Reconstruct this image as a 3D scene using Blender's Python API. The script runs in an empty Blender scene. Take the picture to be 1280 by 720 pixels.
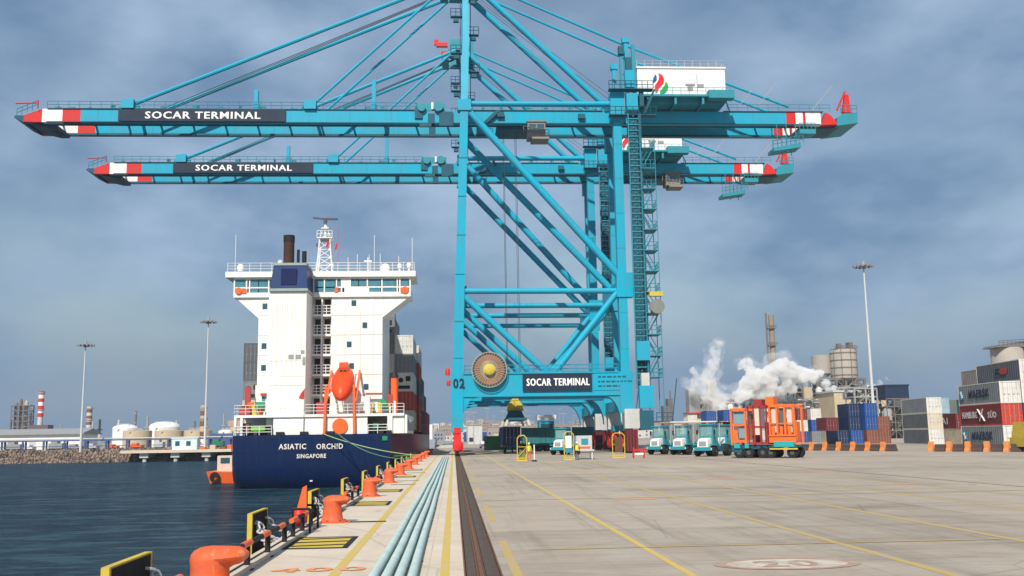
import bpy, math, random
from mathutils import Vector, Matrix
R = math.radians
PI = math.pi
random.seed(11)
scene = bpy.context.scene
col = scene.collection

# ------------------------------------------------------------------ camera, sky, sun, exposure
CAM_Z = 2.4
yaw, pitch, roll = R(3.5124), R(8.6398), R(0.9)
fw = Vector((math.sin(yaw)*math.cos(pitch), math.cos(yaw)*math.cos(pitch), math.sin(pitch)))
rt = Vector((math.cos(yaw), -math.sin(yaw), 0.0))
up = rt.cross(fw)
rt2 = rt*math.cos(roll) - up*math.sin(roll)
up2 = up*math.cos(roll) + rt*math.sin(roll)
cd = bpy.data.cameras.new('camera')
cam = bpy.data.objects.new('camera', cd)
col.objects.link(cam)
m = Matrix.Identity(4)
for i in range(3):
    m[i][0] = rt2[i]; m[i][1] = up2[i]; m[i][2] = -fw[i]
m[2][3] = CAM_Z
cam.matrix_world = m
cd.sensor_width = 36.0
cd.lens = 36.0*1223.0/1280.0
cd.clip_start = 0.1
cd.clip_end = 12000
scene.camera = cam

SUN_AZ = R(-16)      # direction towards the sun, measured clockwise from -Y (behind the camera): negative = left
SUN_EL = R(43)
sd = Vector((math.sin(SUN_AZ)*math.cos(SUN_EL), -math.cos(SUN_AZ)*math.cos(SUN_EL), math.sin(SUN_EL)))
sl = bpy.data.lights.new('sun', 'SUN')
sl.energy = 4.3; sl.angle = R(0.6); sl.color = (1.0, 0.93, 0.82)
so = bpy.data.objects.new('sun', sl); col.objects.link(so)
so.rotation_euler = sd.to_track_quat('Z', 'Y').to_euler()
so.location = (0, 0, 300)

world = bpy.data.worlds.new('World'); scene.world = world
world.use_nodes = True
nt = world.node_tree; nt.nodes.clear()
def N(nt, t, **kw):
    n = nt.nodes.new(t)
    for k, v in kw.items():
        if k.startswith('i_'):
            n.inputs[int(k[2:])].default_value = v
        else: setattr(n, k, v)
    return n
wout = N(nt, 'ShaderNodeOutputWorld'); bg = N(nt, 'ShaderNodeBackground'); bg.inputs[1].default_value = 0.08
sky = N(nt, 'ShaderNodeTexSky'); sky.sky_type = 'NISHITA'; sky.sun_disc = False
sky.sun_elevation = SUN_EL; sky.sun_rotation = math.atan2(sd.x, sd.y)
sky.air_density = 1.3; sky.dust_density = 1.2; sky.ozone_density = 1.5
tc = N(nt, 'ShaderNodeTexCoord')
mp = N(nt, 'ShaderNodeMapping'); mp.inputs['Scale'].default_value = (1.5, 1.5, 3.0); mp.inputs['Location'].default_value = (0.35, 0.1, 0.22)
mp.inputs['Rotation'].default_value = (0.0, R(-14), 0.0)
n1 = N(nt, 'ShaderNodeTexNoise'); n1.inputs['Scale'].default_value = 2.0; n1.inputs['Detail'].default_value = 6; n1.inputs['Roughness'].default_value = 0.48; n1.inputs['Distortion'].default_value = 0.15
cr = N(nt, 'ShaderNodeValToRGB'); cr.color_ramp.elements[0].position = 0.34; cr.color_ramp.elements[0].color = (0.05, 0.05, 0.05, 1)
cr.color_ramp.elements[1].position = 0.56; cr.color_ramp.elements[1].color = (0.88, 0.88, 0.88, 1)
n2 = N(nt, 'ShaderNodeTexNoise'); n2.inputs['Scale'].default_value = 3.4; n2.inputs['Detail'].default_value = 7; n2.inputs['Roughness'].default_value = 0.5
cr2 = N(nt, 'ShaderNodeValToRGB')
cr2.color_ramp.elements[0].position = 0.36; cr2.color_ramp.elements[0].color = (1.5, 2.6, 4.35, 1)
cr2.color_ramp.elements[1].position = 0.64; cr2.color_ramp.elements[1].color = (4.1, 5.4, 7.2, 1)
mix = N(nt, 'ShaderNodeMixRGB')
nt.links.new(tc.outputs['Generated'], mp.inputs[0]); nt.links.new(mp.outputs[0], n1.inputs['Vector']); nt.links.new(mp.outputs[0], n2.inputs['Vector'])
nt.links.new(n1.outputs[0], cr.inputs[0]); nt.links.new(n2.outputs[0], cr2.inputs[0])
nt.links.new(cr.outputs[0], mix.inputs[0]); nt.links.new(sky.outputs[0], mix.inputs[1]); nt.links.new(cr2.outputs[0], mix.inputs[2])
sz = N(nt, 'ShaderNodeSeparateXYZ'); nt.links.new(tc.outputs['Generated'], sz.inputs[0])
hr = N(nt, 'ShaderNodeMapRange'); hr.inputs[1].default_value = 0.0; hr.inputs[2].default_value = 0.20; hr.inputs[3].default_value = 0.9; hr.inputs[4].default_value = 0.0; hr.interpolation_type = 'SMOOTHSTEP'
nt.links.new(sz.outputs[2], hr.inputs[0])
mix2 = N(nt, 'ShaderNodeMixRGB'); mix2.inputs[2].default_value = (1.5, 2.6, 4.1, 1)
nt.links.new(hr.outputs[0], mix2.inputs[0]); nt.links.new(mix.outputs[0], mix2.inputs[1])
nt.links.new(mix2.outputs[0], bg.inputs[0]); nt.links.new(bg.outputs[0], wout.inputs[0])

scene.view_settings.view_transform = 'Standard'
scene.view_settings.look = 'None'
scene.view_settings.exposure = 0.32
scene.view_settings.gamma = 1.0
scene.view_settings.use_curve_mapping = False
scene.render.engine = 'CYCLES'
scene.cycles.max_bounces = 8
scene.cycles.volume_bounces = 5
scene.cycles.transparent_max_bounces = 12

# ------------------------------------------------------------------ materials
MATS = {}
def newmat(name):
    mt = bpy.data.materials.new(name); mt.use_nodes = True
    nt = mt.node_tree; b = nt.nodes['Principled BSDF']
    return mt, nt, b
def paint(name, rgb, rough=0.45, dirt=0.22, scale=0.6, rust=0.0, metal=0.0, rust_rgb=(0.20, 0.075, 0.03), bump=0.0, streak=0.0):
    """painted or plain surface with uneven tone, and rust blotches that run down it"""
    if name in MATS: return MATS[name]
    mt, nt, b = newmat(name)
    L = nt.links
    tc = N(nt, 'ShaderNodeTexCoord')
    nz = N(nt, 'ShaderNodeTexNoise'); nz.inputs['Scale'].default_value = scale; nz.inputs['Detail'].default_value = 6; nz.inputs['Roughness'].default_value = 0.62
    L.new(tc.outputs['Object'], nz.inputs['Vector'])
    mr = N(nt, 'ShaderNodeMapRange'); mr.inputs[1].default_value = 0.35; mr.inputs[2].default_value = 0.7; mr.inputs[3].default_value = 0.0; mr.inputs[4].default_value = 1.0
    L.new(nz.outputs[0], mr.inputs[0])
    mx = N(nt, 'ShaderNodeMixRGB'); mx.inputs[1].default_value = (*rgb, 1)
    g = sum(rgb)/3
    mx.inputs[2].default_value = (*[c*(1-dirt)*0.92 + g*dirt*0.55 for c in rgb], 1)
    L.new(mr.outputs[0], mx.inputs[0])
    out = mx.outputs[0]
    mp = N(nt, 'ShaderNodeMapping'); mp.inputs['Scale'].default_value = (2.2, 2.2, 0.22)
    L.new(tc.outputs['Object'], mp.inputs[0])
    nz2 = N(nt, 'ShaderNodeTexNoise'); nz2.inputs['Scale'].default_value = 1.3; nz2.inputs['Detail'].default_value = 7; nz2.inputs['Roughness'].default_value = 0.7
    L.new(mp.outputs[0], nz2.inputs['Vector'])
    if rust > 0:
        m2 = N(nt, 'ShaderNodeMapRange'); m2.inputs[1].default_value = 0.70-0.16*rust; m2.inputs[2].default_value = 0.78-0.1*rust; m2.inputs[4].default_value = min(1.0, 0.4+rust)
        L.new(nz2.outputs[0], m2.inputs[0])
        mx2 = N(nt, 'ShaderNodeMixRGB'); mx2.inputs[2].default_value = (*rust_rgb, 1)
        L.new(m2.outputs[0], mx2.inputs[0]); L.new(out, mx2.inputs[1]); out = mx2.outputs[0]
    if streak > 0:
        m3 = N(nt, 'ShaderNodeMapRange'); m3.inputs[1].default_value = 0.45; m3.inputs[2].default_value = 0.75; m3.inputs[4].default_value = streak
        L.new(nz2.outputs[0], m3.inputs[0])
        mx3 = N(nt, 'ShaderNodeMixRGB'); mx3.inputs[2].default_value = (*[c*0.55+0.02 for c in rgb], 1)
        L.new(m3.outputs[0], mx3.inputs[0]); L.new(out, mx3.inputs[1]); out = mx3.outputs[0]
    L.new(out, b.inputs['Base Color'])
    mr2 = N(nt, 'ShaderNodeMapRange'); mr2.inputs[3].default_value = rough*0.8; mr2.inputs[4].default_value = min(1, rough*1.35)
    L.new(nz.outputs[0], mr2.inputs[0]); L.new(mr2.outputs[0], b.inputs['Roughness'])
    b.inputs['Metallic'].default_value = metal
    b.inputs['Specular IOR Level'].default_value = 0.22
    if bump:
        bp = N(nt, 'ShaderNodeBump'); bp.inputs['Strength'].default_value = bump; bp.inputs['Distance'].default_value = 0.03
        n3 = N(nt, 'ShaderNodeTexNoise'); n3.inputs['Scale'].default_value = 14; n3.inputs['Detail'].default_value = 5
        L.new(tc.outputs['Object'], n3.inputs['Vector']); L.new(n3.outputs[0], bp.inputs['Height']); L.new(bp.outputs[0], b.inputs['Normal'])
    MATS[name] = mt
    return mt

CYAN = paint('cyan_paint', (0.0, 0.35, 0.52), 0.42, 0.22, 0.35, rust=0.10, rust_rgb=(0.03, 0.16, 0.20), streak=0.30)
TEAL = paint('teal_steel', (0.015, 0.27, 0.35), 0.5, 0.3, 0.8, streak=0.3)
TEALD = paint('dark_teal_steel', (0.01, 0.10, 0.15), 0.55, 0.3, 0.8)
RED = paint('red_paint', (0.62, 0.02, 0.018), 0.42, 0.2, 0.7, streak=0.2)
WHITE = paint('white_paint', (0.78, 0.77, 0.74), 0.42, 0.10, 0.4, streak=0.12)
SHIPW = paint('ship_white', (0.80, 0.785, 0.74), 0.42, 0.12, 0.35, rust=0.22, rust_rgb=(0.50, 0.38, 0.26), streak=0.20)
NAVY = paint('navy_panel', (0.012, 0.028, 0.055), 0.5, 0.2, 0.8)
HULLB = paint('hull_blue', (0.001, 0.016, 0.075), 0.34, 0.3, 0.22, rust=0.28, rust_rgb=(0.05, 0.07, 0.12), streak=0.5)
BLUE = paint('blue_paint', (0.006, 0.06, 0.25), 0.45, 0.2, 0.6, streak=0.3)
BLACK = paint('black_steel', (0.018, 0.018, 0.02), 0.6, 0.3, 1.5)
RUBBER = paint('rubber', (0.02, 0.02, 0.022), 0.85, 0.4, 3)
YELLOW = paint('yellow_paint', (0.62, 0.46, 0.03), 0.55, 0.35, 3.0, rust=0.35, rust_rgb=(0.12, 0.09, 0.04))
ORANGE = paint('orange_paint', (0.86, 0.13, 0.02), 0.42, 0.18, 1.2, rust=0.10, rust_rgb=(0.30, 0.06, 0.02), streak=0.2)
LBO = paint('lifeboat_orange', (0.80, 0.065, 0.008), 0.35, 0.12, 0.9)
GREY = paint('grey_paint', (0.30, 0.31, 0.31), 0.55, 0.25, 0.8, streak=0.3)
LGREY = paint('light_grey', (0.52, 0.53, 0.52), 0.5, 0.2, 0.8, streak=0.3)
GALV = paint('galvanised', (0.42, 0.44, 0.46), 0.45, 0.3, 3.0, metal=0.35)
SILO = paint('silo_concrete', (0.40, 0.36, 0.31), 0.8, 0.25, 0.25, rust=0.1, rust_rgb=(.25, .17, .11), streak=0.35)
TAN = paint('tan_wall', (0.52, 0.42, 0.28), 0.8, 0.2, 0.2, streak=0.3)
STRUCT = paint('plant_steel', (0.17, 0.15, 0.14), 0.7, 0.4, 0.5, rust=0.5)
BROWN = paint('brown_steel', (0.22, 0.085, 0.04), 0.75, 0.4, 1.5, rust=0.3)
GREEN = paint('green_paint', (0.02, 0.22, 0.10), 0.5, 0.2, 1.0)
MAROON = paint('maroon_paint', (0.17, 0.02, 0.028), 0.5, 0.25, 0.6, streak=0.3)
HIVIS = paint('hi_vis', (0.45, 0.85, 0.05), 0.7, 0.1, 2)
SKIN = paint('skin', (0.45, 0.26, 0.18), 0.6, 0.1, 2)
ROPE = paint('rope', (0.10, 0.26, 0.16), 0.9, 0.3, 5)
CABLE = paint('wire_cable', (0.06, 0.06, 0.065), 0.6, 0.1, 5)
CHAIN = paint('chain', (0.55, 0.54, 0.52), 0.5, 0.35, 6, rust=0.2)
ROCK = None
def glass_mat():
    mt, nt, b = newmat('window_glass')
    b.inputs['Base Color'].default_value = (0.03, 0.09, 0.12, 1); b.inputs['Roughness'].default_value = 0.07
    b.inputs['Specular IOR Level'].default_value = 0.9; b.inputs['Metallic'].default_value = 0.15
    return mt
GLASS = glass_mat()
DARK = paint('dark_opening', (0.03, 0.028, 0.03), 0.8, 0.1, 1)

def worldpos(nt):
    g = N(nt, 'ShaderNodeNewGeometry'); return g.outputs['Position']
def concrete(name, c1, c2, c3, joint_x, joint_y, tyre=0.5):
    mt, nt, b = newmat(name); L = nt.links; P = worldpos(nt)
    def noise(sc, det=6, rg=0.6, mapsc=(1, 1, 1)):
        mp = N(nt, 'ShaderNodeMapping'); mp.inputs['Scale'].default_value = mapsc; L.new(P, mp.inputs[0])
        n = N(nt, 'ShaderNodeTexNoise'); n.inputs['Scale'].default_value = sc; n.inputs['Detail'].default_value = det; n.inputs['Roughness'].default_value = rg
        L.new(mp.outputs[0], n.inputs['Vector']); return n.outputs[0]
    def rng(v, a, bb, c=0.0, d=1.0):
        r = N(nt, 'ShaderNodeMapRange'); r.inputs[1].default_value = a; r.inputs[2].default_value = bb; r.inputs[3].default_value = c; r.inputs[4].default_value = d
        L.new(v, r.inputs[0]); return r.outputs[0]
    def mixc(f, a, cc, blend='MIX'):
        x = N(nt, 'ShaderNodeMixRGB'); x.blend_type = blend
        if hasattr(f, 'is_linked') or not isinstance(f, float): L.new(f, x.inputs[0])
        else: x.inputs[0].default_value = f
        if isinstance(a, tuple): x.inputs[1].default_value = (*a, 1)
        else: L.new(a, x.inputs[1])
        if isinstance(cc, tuple): x.inputs[2].default_value = (*cc, 1)
        else: L.new(cc, x.inputs[2])
        return x.outputs[0]
    big = noise(0.10, 5, 0.6); mid = noise(0.7, 7, 0.65); fine = noise(9, 4, 0.7)
    c = mixc(rng(big, 0.35, 0.68), c1, c2)
    c = mixc(rng(mid, 0.42, 0.78, 0, 0.8), c, c3)
    # long dirt bands, along and across the quay
    c = mixc(rng(noise(0.6, 6, 0.7, (1.0, 0.05, 1)), 0.52, 0.72, 0, tyre), c, tuple(x*0.52 for x in c1))
    c = mixc(rng(noise(0.5, 6, 0.7, (0.06, 1.0, 1)), 0.54, 0.74, 0, tyre*0.9), c, tuple(x*0.60 for x in c2))
    c = mixc(rng(noise(1.7, 8, 0.75), 0.62, 0.70, 0, 0.35), c, tuple(x*1.28 for x in c1))
    c = mixc(rng(noise(0.33, 9, 0.8), 0.54, 0.66, 0, 0.42*tyre), c, tuple(x*0.62 for x in c2))
    sx = N(nt, 'ShaderNodeSeparateXYZ'); L.new(P, sx.inputs[0])
    def joints(sock, pitch, w, off=0.0):
        a = N(nt, 'ShaderNodeMath', operation='ADD'); a.inputs[1].default_value = off; L.new(sock, a.inputs[0])
        d = N(nt, 'ShaderNodeMath', operation='DIVIDE'); d.inputs[1].default_value = pitch; L.new(a.outputs[0], d.inputs[0])
        f = N(nt, 'ShaderNodeMath', operation='FRACT'); L.new(d.outputs[0], f.inputs[0])
        l = N(nt, 'ShaderNodeMath', operation='LESS_THAN'); l.inputs[1].default_value = w/pitch; L.new(f.outputs[0], l.inputs[0]); return l.outputs[0]
    jm = N(nt, 'ShaderNodeMath', operation='MAXIMUM')
    L.new(joints(sx.outputs[1], joint_y, 0.05, 0.35), jm.inputs[0]); L.new(joints(sx.outputs[0], joint_x, 0.03, 0.5), jm.inputs[1])
    jf = N(nt, 'ShaderNodeMath', operation='MULTIPLY'); L.new(jm.outputs[0], jf.inputs[0]); L.new(rng(mid, 0.3, 0.7, 0.0, 0.6), jf.inputs[1])
    c = mixc(jf.outputs[0], c, tuple(x*0.35 for x in c1))
    c = mixc(rng(fine, 0.3, 0.75, 0.0, 0.35), c, tuple(x*0.7 for x in c1))
    # slab to slab tone, thin skid marks and cracks
    fl = N(nt, 'ShaderNodeVectorMath', operation='DIVIDE'); fl.inputs[1].default_value = (joint_x if joint_x < 100 else 6.0, joint_y, 1); L.new(P, fl.inputs[0])
    fl2 = N(nt, 'ShaderNodeVectorMath', operation='FLOOR'); L.new(fl.outputs[0], fl2.inputs[0])
    wn = N(nt, 'ShaderNodeTexWhiteNoise'); L.new(fl2.outputs[0], wn.inputs[0])
    c = mixc(rng(wn.outputs[0], 0.3, 1.0, 0, 0.42), c, tuple(x*1.2 for x in c1)) if joint_x < 100 else mixc(rng(wn.outputs[0], 0.3, 1.0, 0, 0.25), c, tuple(x*0.85 for x in c1))
    c = mixc(rng(noise(1.5, 5, 0.6, (1.6, 0.035, 1)), 0.58, 0.70, 0, 0.40*tyre), c, tuple(x*0.5 for x in c2))
    c = mixc(rng(noise(1.1, 5, 0.6, (0.05, 1.9, 1)), 0.57, 0.70, 0, 0.42*tyre), c, tuple(x*0.5 for x in c2))
    vo = N(nt, 'ShaderNodeTexVoronoi'); vo.feature = 'DISTANCE_TO_EDGE'; vo.inputs['Scale'].default_value = 0.16; L.new(P, vo.inputs['Vector'])
    c = mixc(rng(vo.outputs[0], 0.0, 0.006, 0.4, 0.0), c, tuple(x*0.35 for x in c1))
    sp = noise(0.9, 2, 0.4); c = mixc(rng(sp, 0.74, 0.78, 0, 0.6), c, tuple(x*0.35 for x in c2))
    L.new(c, b.inputs['Base Color'])
    b.inputs['Roughness'].default_value = 0.82
    bp = N(nt, 'ShaderNodeBump'); bp.inputs['Strength'].default_value = 0.35; bp.inputs['Distance'].default_value = 0.01
    L.new(fine, bp.inputs['Height']); L.new(bp.outputs[0], b.inputs['Normal'])
    return mt
QUAYC = concrete('quay_concrete', (0.62, 0.53, 0.425), (0.52, 0.425, 0.325), (0.68, 0.60, 0.50), 400.0, 6.45, 0.34)
YARDC = concrete('yard_concrete', (0.385, 0.325, 0.258), (0.265, 0.21, 0.155), (0.45, 0.405, 0.35), 7.5, 6.45, 0.9)
LANDC = concrete('land_ground', (0.30, 0.27, 0.23), (0.24, 0.22, 0.18), (0.34, 0.32, 0.28), 40.0, 33.0, 0.4)

def worn_paint(name, rgb, under, wear=0.5):
    mt, nt, b = newmat(name); L = nt.links; P = worldpos(nt)
    n = N(nt, 'ShaderNodeTexNoise'); n.inputs['Scale'].default_value = 2.2; n.inputs['Detail'].default_value = 9; n.inputs['Roughness'].default_value = 0.75
    L.new(P, n.inputs['Vector'])
    r = N(nt, 'ShaderNodeMapRange'); r.inputs[1].default_value = 0.5+0.22*(1-wear)-0.12*wear; r.inputs[2].default_value = r.inputs[1].default_value+0.16
    L.new(n.outputs[0], r.inputs[0])
    x = N(nt, 'ShaderNodeMixRGB'); x.inputs[1].default_value = (*rgb, 1); x.inputs[2].default_value = (*under, 1); L.new(r.outputs[0], x.inputs[0])
    L.new(x.outputs[0], b.inputs['Base Color']); b.inputs['Roughness'].default_value = 0.75
    return mt
LINE1 = worn_paint('line_yellow', (0.54, 0.39, 0.08), (0.48, 0.40, 0.29), 0.62)
LINE2 = worn_paint('line_yellow_worn', (0.46, 0.325, 0.085), (0.38, 0.31, 0.24), 0.75)
MARKO = worn_paint('mark_orange', (0.66, 0.26, 0.09), (0.56, 0.48, 0.40), 0.55)
MARKR = worn_paint('mark_red', (0.36, 0.20, 0.14), (0.38, 0.31, 0.25), 0.85)
MARKW = worn_paint('mark_white', (0.56, 0.51, 0.44), (0.41, 0.345, 0.27), 0.85)
PIPEC = paint('pipe_aqua', (0.50, 0.65, 0.62), 0.65, 0.3, 1.5, rust=0.12, rust_rgb=(0.35, 0.33, 0.28), streak=0.35)
RAILM = paint('rusty_rail', (0.17, 0.085, 0.045), 0.6, 0.3, 5, rust=0.6, rust_rgb=(0.30, 0.12, 0.04))
TRENCH = paint('trench_steel', (0.105, 0.08, 0.065), 0.85, 0.5, 4, rust=0.5, rust_rgb=(0.12, 0.06, 0.035))

def water_mat():
    mt, nt, b = newmat('sea_water'); L = nt.links; P = worldpos(nt)
    b.inputs['Roughness'].default_value = 0.10
    b.inputs['IOR'].default_value = 1.33; b.inputs['Specular IOR Level'].default_value = 0.30
    def nz(sc, det, ms):
        mp = N(nt, 'ShaderNodeMapping'); mp.inputs['Scale'].default_value = ms; L.new(P, mp.inputs[0])
        n = N(nt, 'ShaderNodeTexNoise'); n.inputs['Scale'].default_value = sc; n.inputs['Detail'].default_value = det; n.inputs['Roughness'].default_value = 0.6
        L.new(mp.outputs[0], n.inputs['Vector']); return n.outputs[0]
    a = nz(0.5, 3, (0.45, 1.5, 1)); c = nz(2.3, 5, (0.55, 1.3, 1))
    ad = N(nt, 'ShaderNodeMath', operation='MULTIPLY_ADD'); ad.inputs[1].default_value = 0.5; L.new(c, ad.inputs[0]); L.new(a, ad.inputs[2])
    bp = N(nt, 'ShaderNodeBump'); bp.inputs['Strength'].default_value = 1.0; bp.inputs['Distance'].default_value = 0.7
    L.new(ad.outputs[0], bp.inputs['Height']); L.new(bp.outputs[0], b.inputs['Normal'])
    r = N(nt, 'ShaderNodeMapRange'); r.inputs[1].default_value = 0.35; r.inputs[2].default_value = 0.7
    L.new(nz(0.05, 4, (0.4, 1.5, 1)), r.inputs[0])
    x = N(nt, 'ShaderNodeMixRGB'); x.inputs[1].default_value = (0.004, 0.018, 0.032, 1); x.inputs[2].default_value = (0.009, 0.033, 0.052, 1)
    L.new(r.outputs[0], x.inputs[0])
    r2 = N(nt, 'ShaderNodeMapRange'); r2.inputs[1].default_value = 0.72; r2.inputs[2].default_value = 0.88; r2.inputs[4].default_value = 1.0; L.new(ad.outputs[0], r2.inputs[0])
    y = N(nt, 'ShaderNodeMixRGB'); y.inputs[2].default_value = (0.028, 0.072, 0.098, 1); L.new(r2.outputs[0], y.inputs[0]); L.new(x.outputs[0], y.inputs[1])  # paler crests over dark troughs: ripple light and shade put into the colour
    df = N(nt, 'ShaderNodeBsdfDiffuse'); L.new(y.outputs[0], df.inputs[0]); L.new(bp.outputs[0], df.inputs['Normal'])
    gl = N(nt, 'ShaderNodeBsdfGlossy'); gl.inputs['Roughness'].default_value = 0.09; gl.inputs['Color'].default_value = (0.8, 0.9, 1.0, 1); L.new(bp.outputs[0], gl.inputs['Normal'])
    fr = N(nt, 'ShaderNodeFresnel'); fr.inputs[0].default_value = 1.33; L.new(bp.outputs[0], fr.inputs['Normal'])
    ml = N(nt, 'ShaderNodeMath', operation='MULTIPLY'); ml.inputs[1].default_value = 0.62; L.new(fr.outputs[0], ml.inputs[0])
    ms = N(nt, 'ShaderNodeMixShader'); L.new(ml.outputs[0], ms.inputs[0]); L.new(df.outputs[0], ms.inputs[1]); L.new(gl.outputs[0], ms.inputs[2])
    L.new(ms.outputs[0], nt.nodes['Material Output'].inputs[0])
    return mt
WATER = water_mat()

# ------------------------------------------------------------------ mesh builder
KIDS = {}
ORG = {}
def tag(o, label=None, cat=None, group=None, kind=None):
    if label: o['label'] = label
    if cat: o['category'] = cat
    if group: o['group'] = group
    if kind: o['kind'] = kind
    return o
def empty(name, loc, label, cat, group=None, rz=0.0):
    o = bpy.data.objects.new(name, None); col.objects.link(o)
    o.location = loc; o.rotation_euler = (0, 0, rz); o.empty_display_size = 0.3
    ORG[o.name] = Vector(loc); KIDS[o.name] = []
    return tag(o, label, cat, group)
class MB:
    def __init__(s): s.v = []; s.f = []; s.m = []; s.s = []; s.cuts = []
    def add(s, vs, fs, m=0, smooth=False):
        k = len(s.v); s.cuts.append((k, len(s.f))); s.v.extend([tuple(p) for p in vs])
        for f in fs: s.f.append(tuple(i+k for i in f)); s.m.append(m); s.s.append(smooth)
        return s
    def hexa(s, p, m=0):
        return s.add(p, [(0, 3, 2, 1), (4, 5, 6, 7), (0, 1, 5, 4), (1, 2, 6, 5), (2, 3, 7, 6), (3, 0, 4, 7)], m)
    def box(s, x0, x1, y0, y1, z0, z1, m=0):
        if x0 > x1: x0, x1 = x1, x0
        if y0 > y1: y0, y1 = y1, y0
        if z0 > z1: z0, z1 = z1, z0
        return s.hexa([(x0, y0, z0), (x1, y0, z0), (x1, y1, z0), (x0, y1, z0), (x0, y0, z1), (x1, y0, z1), (x1, y1, z1), (x0, y1, z1)], m)
    def beam(s, p, q, w, h=None, m=0, w2=None, h2=None):
        p = Vector(p); q = Vector(q); h = h or w; w2 = w2 or w; h2 = h2 or h
        d = (q-p).normalized()
        a = Vector((0, 1, 0)) if abs(d.y) < 0.9 else Vector((1, 0, 0))
        sx = a; sy = d.cross(a).normalized(); sx = sy.cross(d).normalized()
        pts = []
        for c, ww, hh in ((p, w, h), (q, w2, h2)):
            for i, j in ((-1, -1), (1, -1), (1, 1), (-1, 1)): pts.append(c+sx*(i*hh/2)+sy*(j*ww/2))
        return s.hexa(pts, m)
    def tube(s, p, q, r, n=8, r2=None, m=0, caps=True):
        p = Vector(p); q = Vector(q); r2 = r if r2 is None else r2
        d = (q-p).normalized(); a = Vector((0, 0, 1)) if abs(d.z) < 0.9 else Vector((1, 0, 0))
        x = d.cross(a).normalized(); y = d.cross(x).normalized()
        vs = [p+(x*math.cos(t)+y*math.sin(t))*r for t in [2*PI*i/n for i in range(n)]]
        vs += [q+(x*math.cos(t)+y*math.sin(t))*r2 for t in [2*PI*i/n for i in range(n)]]
        s.add(vs, [(i, (i+1) % n, n+(i+1) % n, n+i) for i in range(n)], m, n > 5)
        if caps:
            k = len(s.v)-2*n
            for f in (tuple(range(n))[::-1], tuple(range(n, 2*n))): s.f.append(tuple(i+k for i in f)); s.m.append(m); s.s.append(False)
        return s
    def path(s, pts, r, n=6, m=0):
        for a, b in zip(pts[:-1], pts[1:]): s.tube(a, b, r, n, m=m)
        return s
    def lathe(s, prof, c, n=20, m=0, axis='z', smooth=True):
        c = Vector(c); vs = []
        for r, z in prof:
            for i in range(n):
                t = 2*PI*i/n
                if axis == 'z': vs.append(c+Vector((r*math.cos(t), r*math.sin(t), z)))
                elif axis == 'y': vs.append(c+Vector((r*math.cos(t), z, r*math.sin(t))))
                else: vs.append(c+Vector((z, r*math.cos(t), r*math.sin(t))))
        fs = []
        for k in range(len(prof)-1):
            for i in range(n): fs.append((k*n+i, k*n+(i+1) % n, (k+1)*n+(i+1) % n, (k+1)*n+i))
        s.add(vs, fs, m, smooth); k = len(s.v)-len(vs)
        for f in (tuple(range(n))[::-1], tuple((len(prof)-1)*n+i for i in range(n))):
            s.f.append(tuple(i+k for i in f)); s.m.append(m); s.s.append(False)
        return s
    def prism(s, poly, plane, d0, d1, m=0):
        def P(a, b, d): return {'xz': (a, d, b), 'yz': (d, a, b), 'xy': (a, b, d)}[plane]
        n = len(poly)
        vs = [P(a, b, d0) for a, b in poly]+[P(a, b, d1) for a, b in poly]
        return s.add(vs, [tuple(range(n))[::-1], tuple(range(n, 2*n))]+[(i, (i+1) % n, n+(i+1) % n, n+i) for i in range(n)], m)
    def ring(s, c, r0, r1, d, n=32, m=0):      # flat ring in the xz plane, thickness d towards -y
        c = Vector(c); vs = []
        for dd in (0, -d):
            for r in (r0, r1):
                for i in range(n):
                    t = 2*PI*i/n; vs.append(c+Vector((r*math.cos(t), dd, r*math.sin(t))))
        fs = []
        for i in range(n):
            j = (i+1) % n
            fs += [(i, n+i, n+j, j), (2*n+i, 2*n+j, 3*n+j, 3*n+i), (i, j, 2*n+j, 2*n+i), (n+i, 3*n+i, 3*n+j, n+j)]
        return s.add(vs, fs, m)
    def rail(s, pts, h=1.05, r=0.03, step=1.6, m=0, bars=2):
        for a, b in zip(pts[:-1], pts[1:]):
            a = Vector(a); b = Vector(b); L = (b-a).length; k = max(1, int(round(L/step)))
            for i in range(k+1):
                p = a+(b-a)*i/k; s.tube(p, p+Vector((0, 0, h)), r, 4, m=m, caps=False)
            for j in range(bars):
                z = Vector((0, 0, h*(j+1)/bars)); s.tube(a+z, b+z, r, 4, m=m, caps=False)
        return s
    def build(s, name, mats, parent=None, **kw):
        if not isinstance(mats, (list, tuple)): mats = [mats]
        o0 = Vector((0, 0, 0))
        if parent is not None: o0 = ORG.get(parent.name, o0)
        me = bpy.data.meshes.new(name)
        me.from_pydata([(a-o0.x, b-o0.y, c-o0.z) for a, b, c in s.v], [], s.f)
        for mt in mats: me.materials.append(mt)
        me.polygons.foreach_set('material_index', s.m)
        me.polygons.foreach_set('use_smooth', s.s)
        me.update()
        if any(s.s): me.set_sharp_from_angle(angle=R(38))
        o = bpy.data.objects.new(name, me); col.objects.link(o)
        KIDS[o.name] = []; ORG[o.name] = o0
        if parent is not None:
            o.parent = parent; KIDS[parent.name].append(o)
        return tag(o, **kw)
def build_each(mb, name, mats, parent):
    """every added piece becomes an object of its own"""
    cuts = mb.cuts+[(len(mb.v), len(mb.f))]; out = []
    for (v0, f0), (v1, f1) in zip(cuts[:-1], cuts[1:]):
        q = MB(); q.v = mb.v[v0:v1]; q.f = [tuple(i-v0 for i in f) for f in mb.f[f0:f1]]; q.m = mb.m[f0:f1]; q.s = mb.s[f0:f1]
        out.append(q.build(name, mats, parent))
    return out
def copy_tree(o, parent=None):
    c = o.copy(); col.objects.link(c); KIDS[c.name] = []; ORG[c.name] = ORG[o.name]
    if parent is not None: c.parent = parent; KIDS[parent.name].append(c)
    for ch in list(KIDS[o.name]): copy_tree(ch, c)
    return c
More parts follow.
